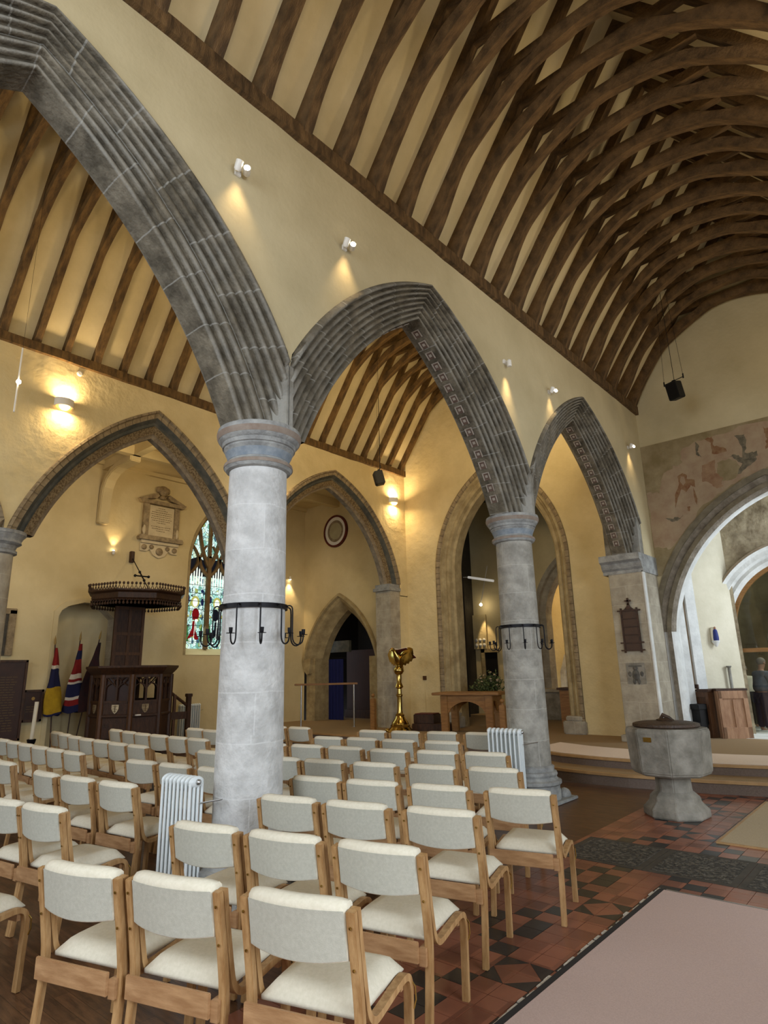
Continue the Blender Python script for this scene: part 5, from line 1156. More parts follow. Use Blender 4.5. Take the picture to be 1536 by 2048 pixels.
for k in range(8):
    a = Vector(V8(0.79, k)); b = Vector(V8(0.79, k+1)); d = (b-a).normalized(); nn = Vector((d.y, -d.x)); L_ = (b-a).length; mid = (a+b)/2
    def PF(u, w_, z): p = mid+d*u+nn*w_; return (p.x, p.y, z)
    def fb(mb, u0, u1, z0, z1, w0, w1): mb.add([PF(u0, w0, z0), PF(u1, w0, z0), PF(u1, w1, z0), PF(u0, w1, z0), PF(u0, w0, z1), PF(u1, w0, z1), PF(u1, w1, z1), PF(u0, w1, z1)], [(0, 3, 2, 1), (4, 5, 6, 7), (0, 1, 5, 4), (1, 2, 6, 5), (2, 3, 7, 6), (3, 0, 4, 7)])
    hw = L_/2-0.05
    op = (k in (0, 3, 4, 5))
    mb = MB()
    for uu in (-hw, 0, hw): fb(mb, uu-0.02, uu+0.02, 1.18, 1.70, -0.02, 0.025)
    fb(mb, -hw, hw, 1.15, 1.20, -0.02, 0.03); fb(mb, -hw, hw, 1.66, 1.72, -0.02, 0.03)
    # tracery: ring with two lancet heads
    cz = 1.57; n = 16; ringp = [PF(0.075*math.cos(2*PI*i/n), 0, cz+0.075*math.sin(2*PI*i/n)) for i in range(n+1)]; mb.tube(ringp, 0.014, 6, caps=False)
    for sg in (-1, 1):
        mb.tube([PF(sg*hw, 0, 1.42), PF(sg*hw*0.85, 0, 1.5), PF(sg*hw*0.5, 0, 1.55), PF(sg*hw*0.2, 0, 1.5), PF(0, 0, 1.42)], 0.014, 6)
        mb.tube([PF(sg*hw*0.5, 0, 1.54), PF(sg*hw*0.9, 0, 1.66)], 0.013, 6); mb.tube([PF(sg*0.07, 0, 1.6), PF(sg*0.16, 0, 1.68)], 0.013, 6)
    pn = mb.build('pierced_panel', M['dark_oak'], t)
    if not op:
        mb = MB(); fb(mb, -hw, hw, 1.15, 1.70, -0.05, -0.03); mb.build('panel_back', M['dark_panel'], pn)
    mb = MB(); fb(mb, -hw-0.02, hw+0.02, 0.92, 1.16, -0.02, 0.01); lowp = mb.build('shield_panel', M['dark_oak'], t)
    if k in (6, 7, 0):
        mb = MB(); sh = [(-0.07, 1.12), (0.07, 1.12), (0.07, 1.04), (0.04, 0.98), (0, 0.945), (-0.04, 0.98), (-0.07, 1.04)]
        mb.add([PF(u, 0.012, z) for u, z in sh]+[PF(u, 0.032, z) for u, z in sh], [tuple(range(7, 14))]+[(i, (i+1) % 7, 7+(i+1) % 7, 7+i) for i in range(7)]); s_ = mb.build('shield', M['marble'] if k == 7 else M['tablet_frame'], lowp)
        mb = MB()
        for i in range(4): fb(mb, -0.055+0.0*i, 0.05-0.02*(i % 2), 1.09-0.035*i, 1.10-0.035*i, 0.033, 0.036)
        fb(mb, -0.008, 0.008, 0.97, 1.11, 0.033, 0.036); mb.build('shield_charge', M['ink'], s_)
mb = MB(); mb.box(0.80, -0.30, 0.90, 0.86, -0.20, 0.925); mb.build('label_card', M['cloth_white'], t)
# stair and newel
t2 = thing('pulpit_stair', 'dark oak pulpit stair rail with square newel post', 'stair rail', (-13.2, 8.18, 0))
mb = MB(); mb.box(-0.05, -0.05, 0, 0.05, 0.05, 1.22); mb.box(-0.065, -0.065, 1.20, 0.065, 0.065, 1.27); mb.build('newel_post', M['dark_oak'], t2, bevel=0.008)
mb = MB(); mb.tube([(0, -0.05, 1.02), (-0.02, -0.62, 1.42)], 0.035, 6); mb.build('sloping_rail', M['dark_oak'], t2)
mb = MB(); mb.box(-0.03, -0.70, 0.72, 0.03, -0.05, 0.88); mb.build('lower_rail', M['dark_oak'], t2)
for yy in (-0.36,): mb = MB(); mb.box(-0.025, yy-0.03, 0, 0.025, yy+0.03, 1.26); mb.build('baluster', M['mid_oak'], t2)
for k in range(3): mb = MB(); mb.box(-0.5, -0.62+0.2*k, 0.0, 0.0, -0.42+0.2*k, 0.5-0.16*k); mb.build('tread', M['dark_oak'], t2)
# back board and tester
t = thing('tester_canopy', 'dark carved sounding board with pierced cresting above the pulpit', 'canopy', (-13.42, 6.86, 3.26))
rh = math.radians(2)
def hexa(prof, seg=8, rot=rot0+PI/8): m2 = MB(); m2.lathe(prof, seg=seg, rot=rot); return m2
hexa([(0.95, 0.0), (1.0, 0.05), (1.0, 0.16), (1.08, 0.20), (1.08, 0.23), (0.0, 0.24)]).build('board', M['dark_oak'], t)
hexa([(0.0, 0.03), (0.96, 0.02), (0.96, 0.0)]).build('soffit', M['dark_panel'], t)
for nm, R_2, zb, hh, dn in (('cresting', 1.07, 0.23, 0.13, 1), ('hanging_fringe', 1.0, 0.02, 0.09, -1)):
    mb = MB(); a0 = rot0+PI/8
    for k in range(8):
        A = Vector((R_2*math.cos(a0+PI/4*k), R_2*math.sin(a0+PI/4*k))); B = Vector((R_2*math.cos(a0+PI/4*(k+1)), R_2*math.sin(a0+PI/4*(k+1)))); n = 10
        for i in range(n):
            p = A.lerp(B, (i+0.5)/n); e = (B-A).normalized()*((B-A).length/n*0.5)
            zA = zb; zB = zb+dn*hh
            mb.tube([(p.x-e.x*0.7, p.y-e.y*0.7, zA), (p.x, p.y, zA+dn*hh*0.6), (p.x+e.x*0.7, p.y+e.y*0.7, zA)], 0.011, 5)
            mb.sphere((p.x, p.y, zA+dn*hh*0.9), (0.028, 0.028, 0.034), 6, 4)
    mb.build(nm, M['dark_oak'], t)
t = thing('pulpit_back_board', 'tall dark panelled board rising from pulpit to canopy', 'panel', (-13.98, 7.0, 1.2))
mb = MB(); mb.box(-0.03, -0.36, 0, 0.0, 0.36, 2.06); mb.build('board', M['dark_oak'], t)
mb = MB()
for yy in (-0.36, -0.035, 0.29): mb.box(0.0, yy, 0, 0.022, yy+0.07, 2.06)
for zz in (0, 0.45, 0.95, 1.4, 1.99): mb.box(0, -0.355, zz, 0.018, 0.355, zz+0.07)
mb.build('framing', M['mid_oak'], t, bevel=0.003)
t = thing('wall_bracket_stay', 'dark iron stay with a cross ornament from wall to canopy', 'bracket', (XN, 7.22, 4.55))
mb = MB(); mb.box(0, -0.05, -0.14, 0.10, 0.05, 0.14); mb.build('wall_box', M['dark_oak'], t, bevel=0.01)
mb = MB(); p0 = Vector((0.1, 0, -0.05)); p1 = Vector((1.2, -0.02, -1.05)); mb.tube([tuple(p0), tuple(p1)], 0.012, 6); mb.build('stay_rod', M['iron'], t)
mb = MB(); c = p0.lerp(p1, 0.5); dd = (p1-p0).normalized(); pp = Vector((0.0, 1, 0)); 
for v_ in (dd, -dd, pp, -pp):
    mb.tube([tuple(c), tuple(c+v_*0.16)], 0.018, 6); mb.sphere(tuple(c+v_*0.17), 0.035, 8, 6)
mb.build('cross_ornament', M['iron'], t)

# ================================================================== ROUND DISC, SOCKET
t = thing('round_wall_disc', 'large round dial with cream rings and dark red rim, above the pointed doorway', 'wall disc', (-13.17, YE, 5.87))
mt = Matrix.Rotation(PI/2, 4, 'X')
for nm, r0, r1, h, mm in (('rim', 0.44, 0.50, 0.07, M['book_red']), ('outer_ring', 0.34, 0.44, 0.05, M['cloth_white']), ('scale_ring', 0.26, 0.34, 0.045, M['far_dots']), ('centre', 0.0, 0.26, 0.045, mat('grey_green_dial', (158, 150, 118), (172, 164, 132), 5, 0.8))):
    mb = MB(); mb.lathe([(r0, 0), (r1, 0), (r1, h), (r0, h), (r0, 0)] if r0 else [(r1, 0), (r1, h), (0, h)], seg=40, M4=mt); mb.build(nm, mm, t, smooth=True, angle=0.5)
t = thing('wall_socket', 'small brown socket box with a cable on the aisle east wall', 'socket', (-9.95, YE, 1.49))
mb = MB(); mb.box(-0.05, -0.04, -0.05, 0.05, 0, 0.05); mb.build('box', M['mid_oak'], t, bevel=0.004)
mb = MB(); mb.tube([(0, -0.01, -0.05), (0.0, -0.01, -1.1)], 0.006, 5); mb.build('cable', M['plaster'], t)

# ================================================================== PLATFORM FURNITURE
def handrail():
    t = thing('handrail', 'short oak-topped handrail on two steel posts before the pointed doorway', 'handrail', (-12.08, 11.54, PLAT), math.atan2(0.97, 0.96))
    mb = MB(); mb.box(-0.86, -0.03, 1.05, 0.78, 0.03, 1.10); mb.build('rail', M['table_oak'], t, bevel=0.01)
    for x in (-0.68, 0.68): mb = MB(); mb.tube([(x, 0, 0), (x, 0, 1.05)], 0.021, 10); mb.lathe([(0.05, 0), (0.05, 0.008), (0.02, 0.012)], c=(x, 0), seg=12); mb.build('post', M['steel'], t, smooth=True, angle=0.8)
handrail()
def newel(label, x, y, h):
    t = thing('newel_post', label, 'post', (x, y, PLAT), 0.25, 'pale oak newel posts with ball tops')
    mb = MB(); mb.prism([(-0.06, 0.0), (0.06, 0.0), (0.06, h-0.12), (0.045, h-0.09), (-0.045, h-0.09), (-0.06, h-0.12)], 'y', -0.06, 0.06); mb.build('shaft', M['table_oak'], t, bevel=0.01)
    mb = MB(); mb.lathe([(0.025, h-0.09), (0.02, h-0.06), (0.045, h-0.035), (0.048, h-0.01), (0.03, h+0.02), (0, h+0.03)], seg=14); mb.build('ball_top', M['table_oak'], t, smooth=True)
newel('pale oak newel post with ball top, left of the brass lectern', -10.5, 11.55, 0.82)
newel('pale oak newel post with ball top, at the right end of the oak table', -6.85, 11.45, 0.74)
# eagle lectern
t = thing('eagle_lectern', 'polished brass eagle lectern with an open book on its wings', 'lectern', (-9.56, 11.43, PLAT))
mb = MB(); mb.lathe([(0.31, 0), (0.31, 0.03), (0.27, 0.07), (0.22, 0.12), (0.225, 0.16), (0.20, 0.18), (0.19, 0.22), (0.13, 0.30), (0.10, 0.36), (0.105, 0.39), (0.07, 0.42)], seg=28); mb.build('base', M['brass'], t, smooth=True, angle=0.5)
for k in range(3):
    a = PI/2+k*2*PI/3; mb = MB(); mb.sphere((0.30*math.cos(a), 0.30*math.sin(a), 0.05), (0.06, 0.06, 0.045), 10, 6); mb.build('foot', M['brass'], t, smooth=True)
mb = MB(); mb.lathe([(0.07, 0.42), (0.055, 0.5), (0.055, 0.78), (0.075, 0.80), (0.075, 0.83), (0.055, 0.85), (0.05, 0.96), (0.10, 1.0), (0.085, 1.04), (0.055, 1.10), (0.06, 1.28), (0.09, 1.30), (0.115, 1.345), (0.12, 1.39), (0.10, 1.44), (0.05, 1.47), (0.0, 1.48)], seg=24); mb.build('stem', M['brass'], t, smooth=True, angle=0.5)
E_ = Matrix.Translation((0, 0, 1.47)) @ Matrix.Rotation(math.radians(-8), 4, 'Z') @ Matrix.Scale(1.18, 4)
mb = MB()
def tube4(path, r, seg=10): mb.tube([tuple(E_ @ Vector(p)) for p in path], r, seg)
tube4([(0, 0.02, 0.0), (0.0, 0.0, 0.08), (0.0, -0.03, 0.17), (0, -0.08, 0.25), (0, -0.12, 0.30)], [0.04, 0.085, 0.09, 0.06, 0.035])
tube4([(0, -0.11, 0.29), (0, -0.14, 0.325), (0, -0.18, 0.33), (0, -0.215, 0.315), (0, -0.225, 0.29)], [0.038, 0.042, 0.032, 0.015, 0.004])
tube4([(0, 0.0, 0.08), (0, 0.08, -0.02), (0, 0.13, -0.10)], [0.05, 0.045, 0.012])
for sg in (-1, 1):
    tube4([(sg*0.03, -0.02, 0.02), (sg*0.04, -0.03, -0.03)], [0.03, 0.025])
mb.build('eagle_body', M['brass'], t, smooth=True, angle=1.2)
for sg in (-1, 1):
    mb = MB(); n = 9; v = []
    for i in range(n):
        u = i/(n-1); x = sg*(0.05+0.30*u); zt = 0.24+0.12*math.sin(u*2.3); zb_ = 0.02+0.12*u*u; yv = -0.02+0.06*u
        v += [(x, yv+0.03, zt), (x, yv-0.02, (zt+zb_)/2), (x+sg*0.01, yv+0.02, zb_-0.03*(i % 2)), (x, yv+0.045, (zt+zb_)/2)]
    mb.add([tuple(E_ @ Vector(p)) for p in v], [(i*4+j, i*4+(j+1) % 4, (i+1)*4+(j+1) % 4, (i+1)*4+j) for i in range(n-1) for j in range(4)]+[(0, 1, 2, 3), tuple(4*(n-1)+q for q in (3, 2, 1, 0))]); mb.build('wing', M['brass'], t, smooth=True, angle=0.7)
t = thing('open_bible', 'large open book with dark covers lying on the brass eagle lectern', 'book', (-9.56, 11.43, PLAT+1.51), math.radians(-8))
for sg in (-1, 1):
    mt = Matrix.Translation((0, 0.12, 0.22)) @ Matrix.Rotation(math.radians(-36), 4, 'X') @ Matrix.Rotation(math.radians(-8*sg), 4, 'Y')
    mb = MB(); mb.box(min(0, sg*0.29), -0.19, 0.0, max(0, sg*0.29), 0.19, 0.012, M4=mt); mb.build('cover', M['book_red'], t)
    mb = MB(); mb.box(min(0, sg*0.27), -0.17, 0.012, max(0, sg*0.27), 0.17, 0.05, M4=mt); mb.build('pages', M['cloth_white'], t, bevel=0.01)
for (label, x, y, z, sx, sy, h, cushion) in (('low dark wooden step beside the lectern, lowest of the stack', -9.18, 12.25, PLAT, 0.46, 0.30, 0.16, None), ('dark wooden kneeling box with a red top, right of the lectern', -9.38, 12.22, PLAT+0.16, 0.26, 0.22, 0.20, 1)):
    t = thing('wooden_box_step', label, 'box', (x, y, z), 0.25)
    mb = MB(); mb.box(-sx, -sy, 0, sx, sy, h); mb.build('box', M['dark_oak'], t, bevel=0.01)
    if cushion: mb = MB(); mb.box(-sx+0.02, -sy+0.02, h, sx-0.02, sy-0.02, h+0.02); mb.build('cushion', M['book_red'], t, bevel=0.008)
# oak table
TA = 0.23
t = thing('oak_communion_table', 'sturdy honey oak table with arched aprons, left of the far grey column', 'table', (-8.03, 12.10, PLAT), TA)
mb = MB(); mb.box(-0.78, -0.43, 0.815, 0.78, 0.43, 0.875); mb.build('tabletop', M['table_oak'], t, bevel=0.012)
for sx in (-1, 1):
    for sy in (-1, 1):
        mb = MB(); mb.box(sx*0.52-0.085, sy*0.30-0.05, 0, sx*0.52+0.085, sy*0.30+0.05, 0.815); mb.build('leg', M['table_oak'], t, bevel=0.012)
for sy in (-1, 1):
    ap = [(-0.435, 0.815), (-0.435, 0.42)]+[(-0.435+0.87*u, 0.42+0.26*math.sin(PI*u) ** 0.6 if 0 < u < 1 else 0.42) for u in [i/12 for i in range(1, 12)]]+[(0.435, 0.42), (0.435, 0.815)]
    mb = MB(); up = [(x, 0.815) for x, z in ap[1:-1]]; lo = ap[1:-1]; mb.strip(lo, up, 'y', sy*0.30-0.02, sy*0.30+0.02); mb.build('arched_apron', M['table_oak'], t)
for sx in (-1, 1):
    lo = [(-0.25+0.5*i/10, 0.45+0.24*math.sin(PI*i/10) ** 0.6) for i in range(11)]; up = [(y, 0.815) for y, z in lo]
    mb = MB(); mb.strip(lo, up, 'x', sx*0.52-0.02, sx*0.52+0.02); mb.build('arched_apron', M['table_oak'], t)
# flower arrangement standing behind the table
random.seed(11)
t = thing('flower_arrangement', 'large loose arrangement of green foliage and pale flowers behind the oak table', 'plant', (-8.1, 13.0, PLAT+0.82))
mb = MB(); mb.lathe([(0.12, -0.80), (0.14, -0.76), (0.05, -0.7), (0.04, -0.1), (0.13, -0.05), (0.15, 0.06), (0.12, 0.07), (0, 0.05)], seg=14); mb.build('stand', M['dark_oak'], t, smooth=True, angle=0.6)
mb = MB(); stems = []
for i in range(46):
    a = random.uniform(0, 2*PI); el = random.uniform(0.15, 1.5); L_ = random.uniform(0.28, 0.50)
    e = Vector((math.cos(a)*math.cos(el), math.sin(a)*math.cos(el), math.sin(el)))*L_; stems.append(e); mb.tube([(0, 0, 0.02), tuple(e*0.5+Vector((0, 0, 0.05))), tuple(e)], 0.004, 4)
mb.build('stems', M['leaf'], t)
mb = MB()
for e in stems:
    for j in range(16):
        p = e*random.uniform(0.3, 1.05)+Vector([random.uniform(-.06, .06) for _ in range(3)]); d1 = Vector([random.uniform(-1, 1) for _ in range(3)]).normalized(); d2 = d1.cross(Vector([random.uniform(-1, 1) for _ in range(3)])).normalized(); s1 = random.uniform(.03, .055); s2 = s1*0.4
        mb.add([tuple(p-d1*s1), tuple(p+d2*s2+d1.cross(d2)*0.006), tuple(p+d1*s1), tuple(p-d2*s2+d1.cross(d2)*0.006)], [(0, 1, 2, 3)])
o = mb.build('foliage', M['leaf'], t)
mb = MB()
for e in stems[::2]: p = e*1.0; mb.sphere(tuple(p), (0.032, 0.032, 0.022), 7, 5)
mb.build('blossoms', M['petal'], t, smooth=True)

# ================================================================== HYMN BOARD, CARVED STONE
t = thing('hymn_board', 'brown wooden hymn board with a cross on top, on the stone pier', 'board', (-4.295, 12.08, 1.95))
mb = MB(); mb.box(-0.15, -0.02, 0.0, 0.15, 0.015, 0.77); mb.build('backing', mat('hymn_board_wood', (62, 40, 22), (78, 52, 30), 6, 0.5), t)
mb = MB()
for x in (-0.165, 0.135): mb.box(x, -0.035, -0.04, x+0.03, -0.005, 0.80)
for z in (0.0, 0.14, 0.295, 0.445, 0.60, 0.745):
    e = 0.06 if z in (0.0, 0.14, 0.745) else 0.0; mb.box(-0.16-e, -0.038, z-0.008, 0.16+e, -0.012, z+(0.018 if e else 0.008))
mb.build('frame', M['dark_oak'], t)
mb = MB(); mb.prism([(-0.09, 0.77), (0.09, 0.77), (0.03, 0.83), (0.018, 0.88), (-0.018, 0.88), (-0.03, 0.83)], 'y', -0.03, 0.0); mb.box(-0.016, -0.03, 0.86, 0.016, -0.005, 0.99); mb.box(-0.06, -0.03, 0.92, 0.06, -0.005, 0.95); mb.build('cross', M['dark_oak'], t)
t = thing('carved_stone_panel', 'small grey carved stone panel set in the pier under the hymn board', 'carving', (-4.31, 12.095, 1.34))
mb = MB(); mb.box(-0.17, -0.008, 0, 0.17, 0.0, 0.38); mb.build('slab', M['font_stone'], t)
mb = MB(); mb.sphere((0, -0.01, 0.16), (0.07, 0.025, 0.10), 12, 8); mb.sphere((0, -0.012, 0.285), (0.045, 0.022, 0.04), 10, 6); mb.sphere((-0.04, -0.008, 0.05), (0.03, 0.018, 0.06), 8, 6); mb.sphere((0.04, -0.008, 0.05), (0.03, 0.018, 0.06), 8, 6)
mb.sphere((-0.11, -0.006, 0.18), (0.035, 0.015, 0.05), 8, 6); mb.sphere((0.11, -0.006, 0.18), (0.035, 0.015, 0.05), 8, 6); mb.box(-0.12, -0.018, 0.315, 0.12, 0, 0.335); mb.build('relief_figure', mat('dark_relief_stone', (70, 68, 64), (110, 106, 98), 9, 0.8, 0.3, 30), t, smooth=True)

# ================================================================== WALL PAINTING over the chancel arch
yp = YE-0.004
t = thing('wall_painting', 'faded ochre and red wall painting of figures over the chancel arch', 'painting', (XC, YE, 5.5))
cv = [p for p in CH.curve(1.0) if p[1] > 3.4]
def pl(mb, pts, dy, mi=0): mb.add([(x, yp-dy, z) for x, z in pts], [tuple(range(len(pts)))], mi=mi)
mb = MB(); left = [(XA0-0.02, 3.4)]; n = len(cv)
top = [(XA0-0.0+ (XS0-XA0)*i/(n-1), 6.17) for i in range(n)]
bot = [(top[i][0], 0) for i in range(n)]
def zc_at(x):
    for a_, b_ in zip(cv[:-1], cv[1:]):
        if a_[0] <= x <= b_[0]: return lerp(a_[1], b_[1], (x-a_[0])/(b_[0]-a_[0]+1e-9))
    return 3.4
xs = [XA0+(XS0-XA0)*i/60 for i in range(61)]
mb.add([(x, yp-0.0, zc_at(x)) for x in xs]+[(x, yp-0.0, 6.17) for x in xs], [(i, i+1, 61+i+1, 61+i) for i in range(60)])
g0 = mb.build('painted_ground', M['fresco'], t, off=(XC, YE, 5.5))
random.seed(5)
def blob(pts, dy, m, name, rough=0.02):
    out = []
    for i in range(len(pts)):
        a_ = Vector(pts[i]); b_ = Vector(pts[(i+1) % len(pts)])
        for k in range(5): q = a_.lerp(b_, k/5); out.append((q.x+random.uniform(-rough, rough), q.y+random.uniform(-rough, rough)))
    mb = MB(); pl(mb, out, dy); mb.build(name, m, g0, off=(XC, YE, 5.5))
blob([(-3.95, 5.14), (-3.72, 5.12), (-3.50, 5.56), (-3.2, 5.62), (-3.15, 5.95), (-2.75, 6.02), (-2.1, 6.10), (-1.0, 6.08), (-1.2, 5.3), (-1.8, 5.18), (-2.4, 5.0), (-3.0, 4.6), (-3.6, 3.9), (-3.93, 4.0)], 0.001, M['fresco_pink'], 'worn_patch', 0.035)
blob([(-3.30, 5.38), (-3.20, 5.42), (-3.12, 5.36), (-3.14, 5.28), (-3.00, 5.24), (-3.01, 5.08), (-3.08, 5.14), (-3.18, 5.02), (-3.26, 5.10), (-3.36, 4.92), (-3.43, 4.72), (-3.40, 5.0), (-3.30, 5.2)], 0.003, M['fresco_red'], 'red_figure', 0.006)
blob([(-3.24, 5.36), (-3.18, 5.34), (-3.17, 5.22), (-3.22, 5.16), (-3.27, 5.26)], 0.004, M['fresco_pink'], 'figure_face', 0.004)
blob([(-3.05, 5.10), (-3.02, 4.98), (-3.0, 4.84), (-3.03, 4.72), (-3.05, 4.85)], 0.003, M['fresco_red'], 'red_figure', 0.006)
blob([(-2.82, 5.50), (-2.58, 5.54), (-2.60, 5.30), (-2.50, 5.18), (-2.52, 5.0), (-2.62, 4.98), (-2.78, 5.14), (-2.88, 5.20)], 0.003, mat('faded_pink_red', (134, 100, 74), (160, 132, 102), 5, 0.9), 'red_figure', 0.02)
blob([(-2.17, 5.96), (-2.0, 5.93), (-2.0, 5.72), (-2.06, 5.56), (-1.86, 5.54), (-1.88, 5.38), (-2.05, 5.30), (-2.25, 5.12), (-2.14, 5.38), (-2.32, 5.56), (-2.2, 5.58), (-2.1, 5.48), (-2.1, 5.7)], 0.003, M['fresco_dark'], 'dark_figure', 0.02)
blob([(-2.55, 5.50), (-2.3, 5.52), (-2.15, 5.30), (-2.3, 5.1), (-2.5, 5.08), (-2.58, 5.25)], 0.002, M['fresco'], 'pale_patch', 0.02)
blob([(-2.70, 6.02), (-2.55, 6.04), (-2.58, 5.86), (-2.40, 5.78), (-2.35, 5.66), (-2.62, 5.68), (-2.62, 5.9)], 0.003, M['fresco_red'], 'red_figure', 0.02)
blob([(-1.7, 6.0), (-1.55, 5.9), (-1.5, 5.6), (-1.72, 5.55), (-1.66, 5.8)], 0.003, M['fresco_red'], 'red_figure', 0.02)
blob([(-3.64, 4.56), (-3.5, 4.52), (-3.46, 4.55), (-3.36, 4.52), (-3.30, 4.56), (-3.42, 4.47), (-3.52, 4.46)], 0.003, M['fresco_dark'], 'dark_mark', 0.008)
blob([(-3.20, 4.72), (-3.15, 4.72), (-3.17, 4.62), (-3.21, 4.64)], 0.003, M['fresco_red'], 'dark_mark', 0.006)
blob([(-2.88, 6.0), (-2.82, 5.92), (-2.86, 5.80), (-2.84, 5.72), (-2.80, 5.66), (-2.90, 5.74)], 0.003, M['fresco_dark'], 'dark_mark', 0.008)

# ================================================================== BEYOND THE CHANCEL ARCH
CW0, CW1 = Vector((-3.99, 13.25)), Vector((-3.0, 14.6)); cd = (CW1-CW0).normalized(); cn = Vector((cd.y, -cd.x))
mb = MB(); mb.add([(CW0.x, CW0.y, PLAT), (CW1.x, CW1.y, PLAT), (CW1.x, CW1.y, 7.5), (CW0.x, CW0.y, 7.5)], [(0, 1, 2, 3)]); struct('wall_crossing', mb, mat('crossing_plaster', (196, 188, 164), (214, 206, 184), 1.2, 0.9, 0.2, 6))
def shaft_strip(s0, s1, dep, m):
    mb = MB(); a = CW0+cd*s0; b = CW0+cd*s1; c_ = b+cn*dep; d_ = a+cn*dep; mb.prism([tuple(a), tuple(b), tuple(c_), tuple(d_)], 'z', PLAT, 7.2); o = mb.build('trim_12', m); o['kind'] = 'structure'
for s0, s1, dep, m in ((0.02, 0.10, 0.05, M['stone_brown']), (0.10, 0.34, 0.12, M['stone_white']), (0.34, 0.44, 0.04, M['stone_brown']), (0.44, 0.66, 0.09, M['stone_white']), (0.66, 0.70, 0.05, M['stone_white'])): shaft_strip(s0, s1, dep, m)
# second arch with the glazed screen
A2 = Arch(-1.75, 2.35, (0.05, 2.3, 1.42), (0.05, 2.3, 1.80)); Y2 = 14.55
mb = MB(); holed_wall(mb, 'y', Y2, -3.05, 1.2, PLAT, 7.5, [([p for p in A2.curve(1.0) if -3.05 < p[0]], PLAT)]); struct('wall_crossing', mb, mat('rough_bare_plaster', (128, 114, 92), (186, 172, 144), 3.5, 0.95, 0.5, 9))
t = thing('screen_arch', 'pale round-headed stone arch holding the glazed oak screen at right', 'arch', (-1.75, Y2, PLAT))
mb = MB(); arch_ring(mb, A2, 'y', [(Y2+0.02, 1.0), (Y2-0.10, 1.0), (Y2-0.12, 0.86), (Y2-0.04, 0.72), (Y2-0.02, 0.5), (Y2+0.04, 0.38), (Y2+0.02, 0.2), (Y2+0.1, 0.0), (Y2+0.5, 0.0)], jamb=PLAT, mis=[0, 0, 1, 2, 1, 2, 2, 2]); o = mb.build('arch_moulding', [M['stone_brown'], M['stone_white'], M['stone_white']], t, off=(-1.75, Y2, PLAT)); weld(o)
t = thing('glazed_oak_screen', 'oak-framed glass screen filling the round arch, people behind it', 'screen', (-1.75, Y2+0.14, PLAT))
mb = MB(); fr = [(x+1.75, z-PLAT) for x, z in A2.curve(0.0, 16)]; frin = [(x*0.945, (z-2.0)*0.945+2.0 if z > 2.0 else z) for x, z in fr]
mb.strip(frin, fr, 'y', -0.04, 0.06)
for sg in (-1, 1): mb.box(min(sg*1.42, sg*1.30), -0.04, 0, max(sg*1.42, sg*1.30), 0.06, 2.05)
mb.box(-1.36, -0.045, 1.58, 1.36, 0.065, 1.66); mb.box(-0.5, -0.03, 0, -0.44, 0.05, 1.6); mb.box(0.44, -0.03, 0, 0.5, 0.05, 1.6); mb.build('frame', M['table_oak'], t)
mb = MB(); mb.add([(-1.33, 0.0, 0.02), (1.33, 0.0, 0.02), (1.33, 0, 1.6), (-1.33, 0, 1.6)], [(0, 1, 2, 3)]); mb.build('lower_glass', M['glass'], t)
mb = MB(); fp = [(x, 0.0, z) for x, z in frin]; mb.add(fp+[(x, 0, 1.62) for x, z in frin], [(i, i+1, len(fp)+i+1, len(fp)+i) for i in range(len(fp)-1)]); mb.build('upper_glass', M['glass'], t)
t = thing('slim_stone_post', 'short grey post standing at the left of the glass screen', 'post', (-3.20, 14.2, PLAT))
mb = MB(); mb.tube([(0, 0, 0), (0, 0, 1.30)], 0.03, 12); mb.lathe([(0.03, 1.28), (0.05, 1.30), (0.05, 1.32), (0, 1.32)], seg=14); mb.build('shaft', M['stone_arch'], t)
# room behind the screen
mb = MB(); mb.add([(-4.2, 15.0, 0), (-4.2, 19.5, 0), (1.5, 19.5, 0), (1.5, 15.0, 0), (-4.2, 15.0, 5.2), (-4.2, 19.5, 5.2), (1.5, 19.5, 5.2), (1.5, 15.0, 5.2)], [(0, 1, 5, 4), (1, 2, 6, 5), (2, 3, 7, 6), (4, 5, 6, 7)]); struct('wall_chancel', mb, mat('dim_chancel_plaster', (110, 100, 76), (134, 122, 96), 2.0, 0.9))
lamp('AREA', 'chancel_daylight', (-1.0, 17.2, 4.6), 130, (0.9, 0.95, 0.85), (-2.6, 16.8, 0.5), 1.2)
t = thing('dark_rib_arch', 'tall stone ribs of an arch seen through the glass screen', 'arch', (-2.2, 18.6, PLAT))
for k in range(3):
    mb = MB(); mb.tube([(-0.9+0.30*k, 0.1*k, 0), (-0.9+0.30*k, 0.1*k, 2.0), (-0.55+0.32*k, 0.1*k, 3.0), (0.1+0.35*k, 0.1*k, 3.9), (1.0+0.3*k, 0.1*k, 4.5)], 0.11, 8); mb.build('rib', M['stone_arch'], t, smooth=True)
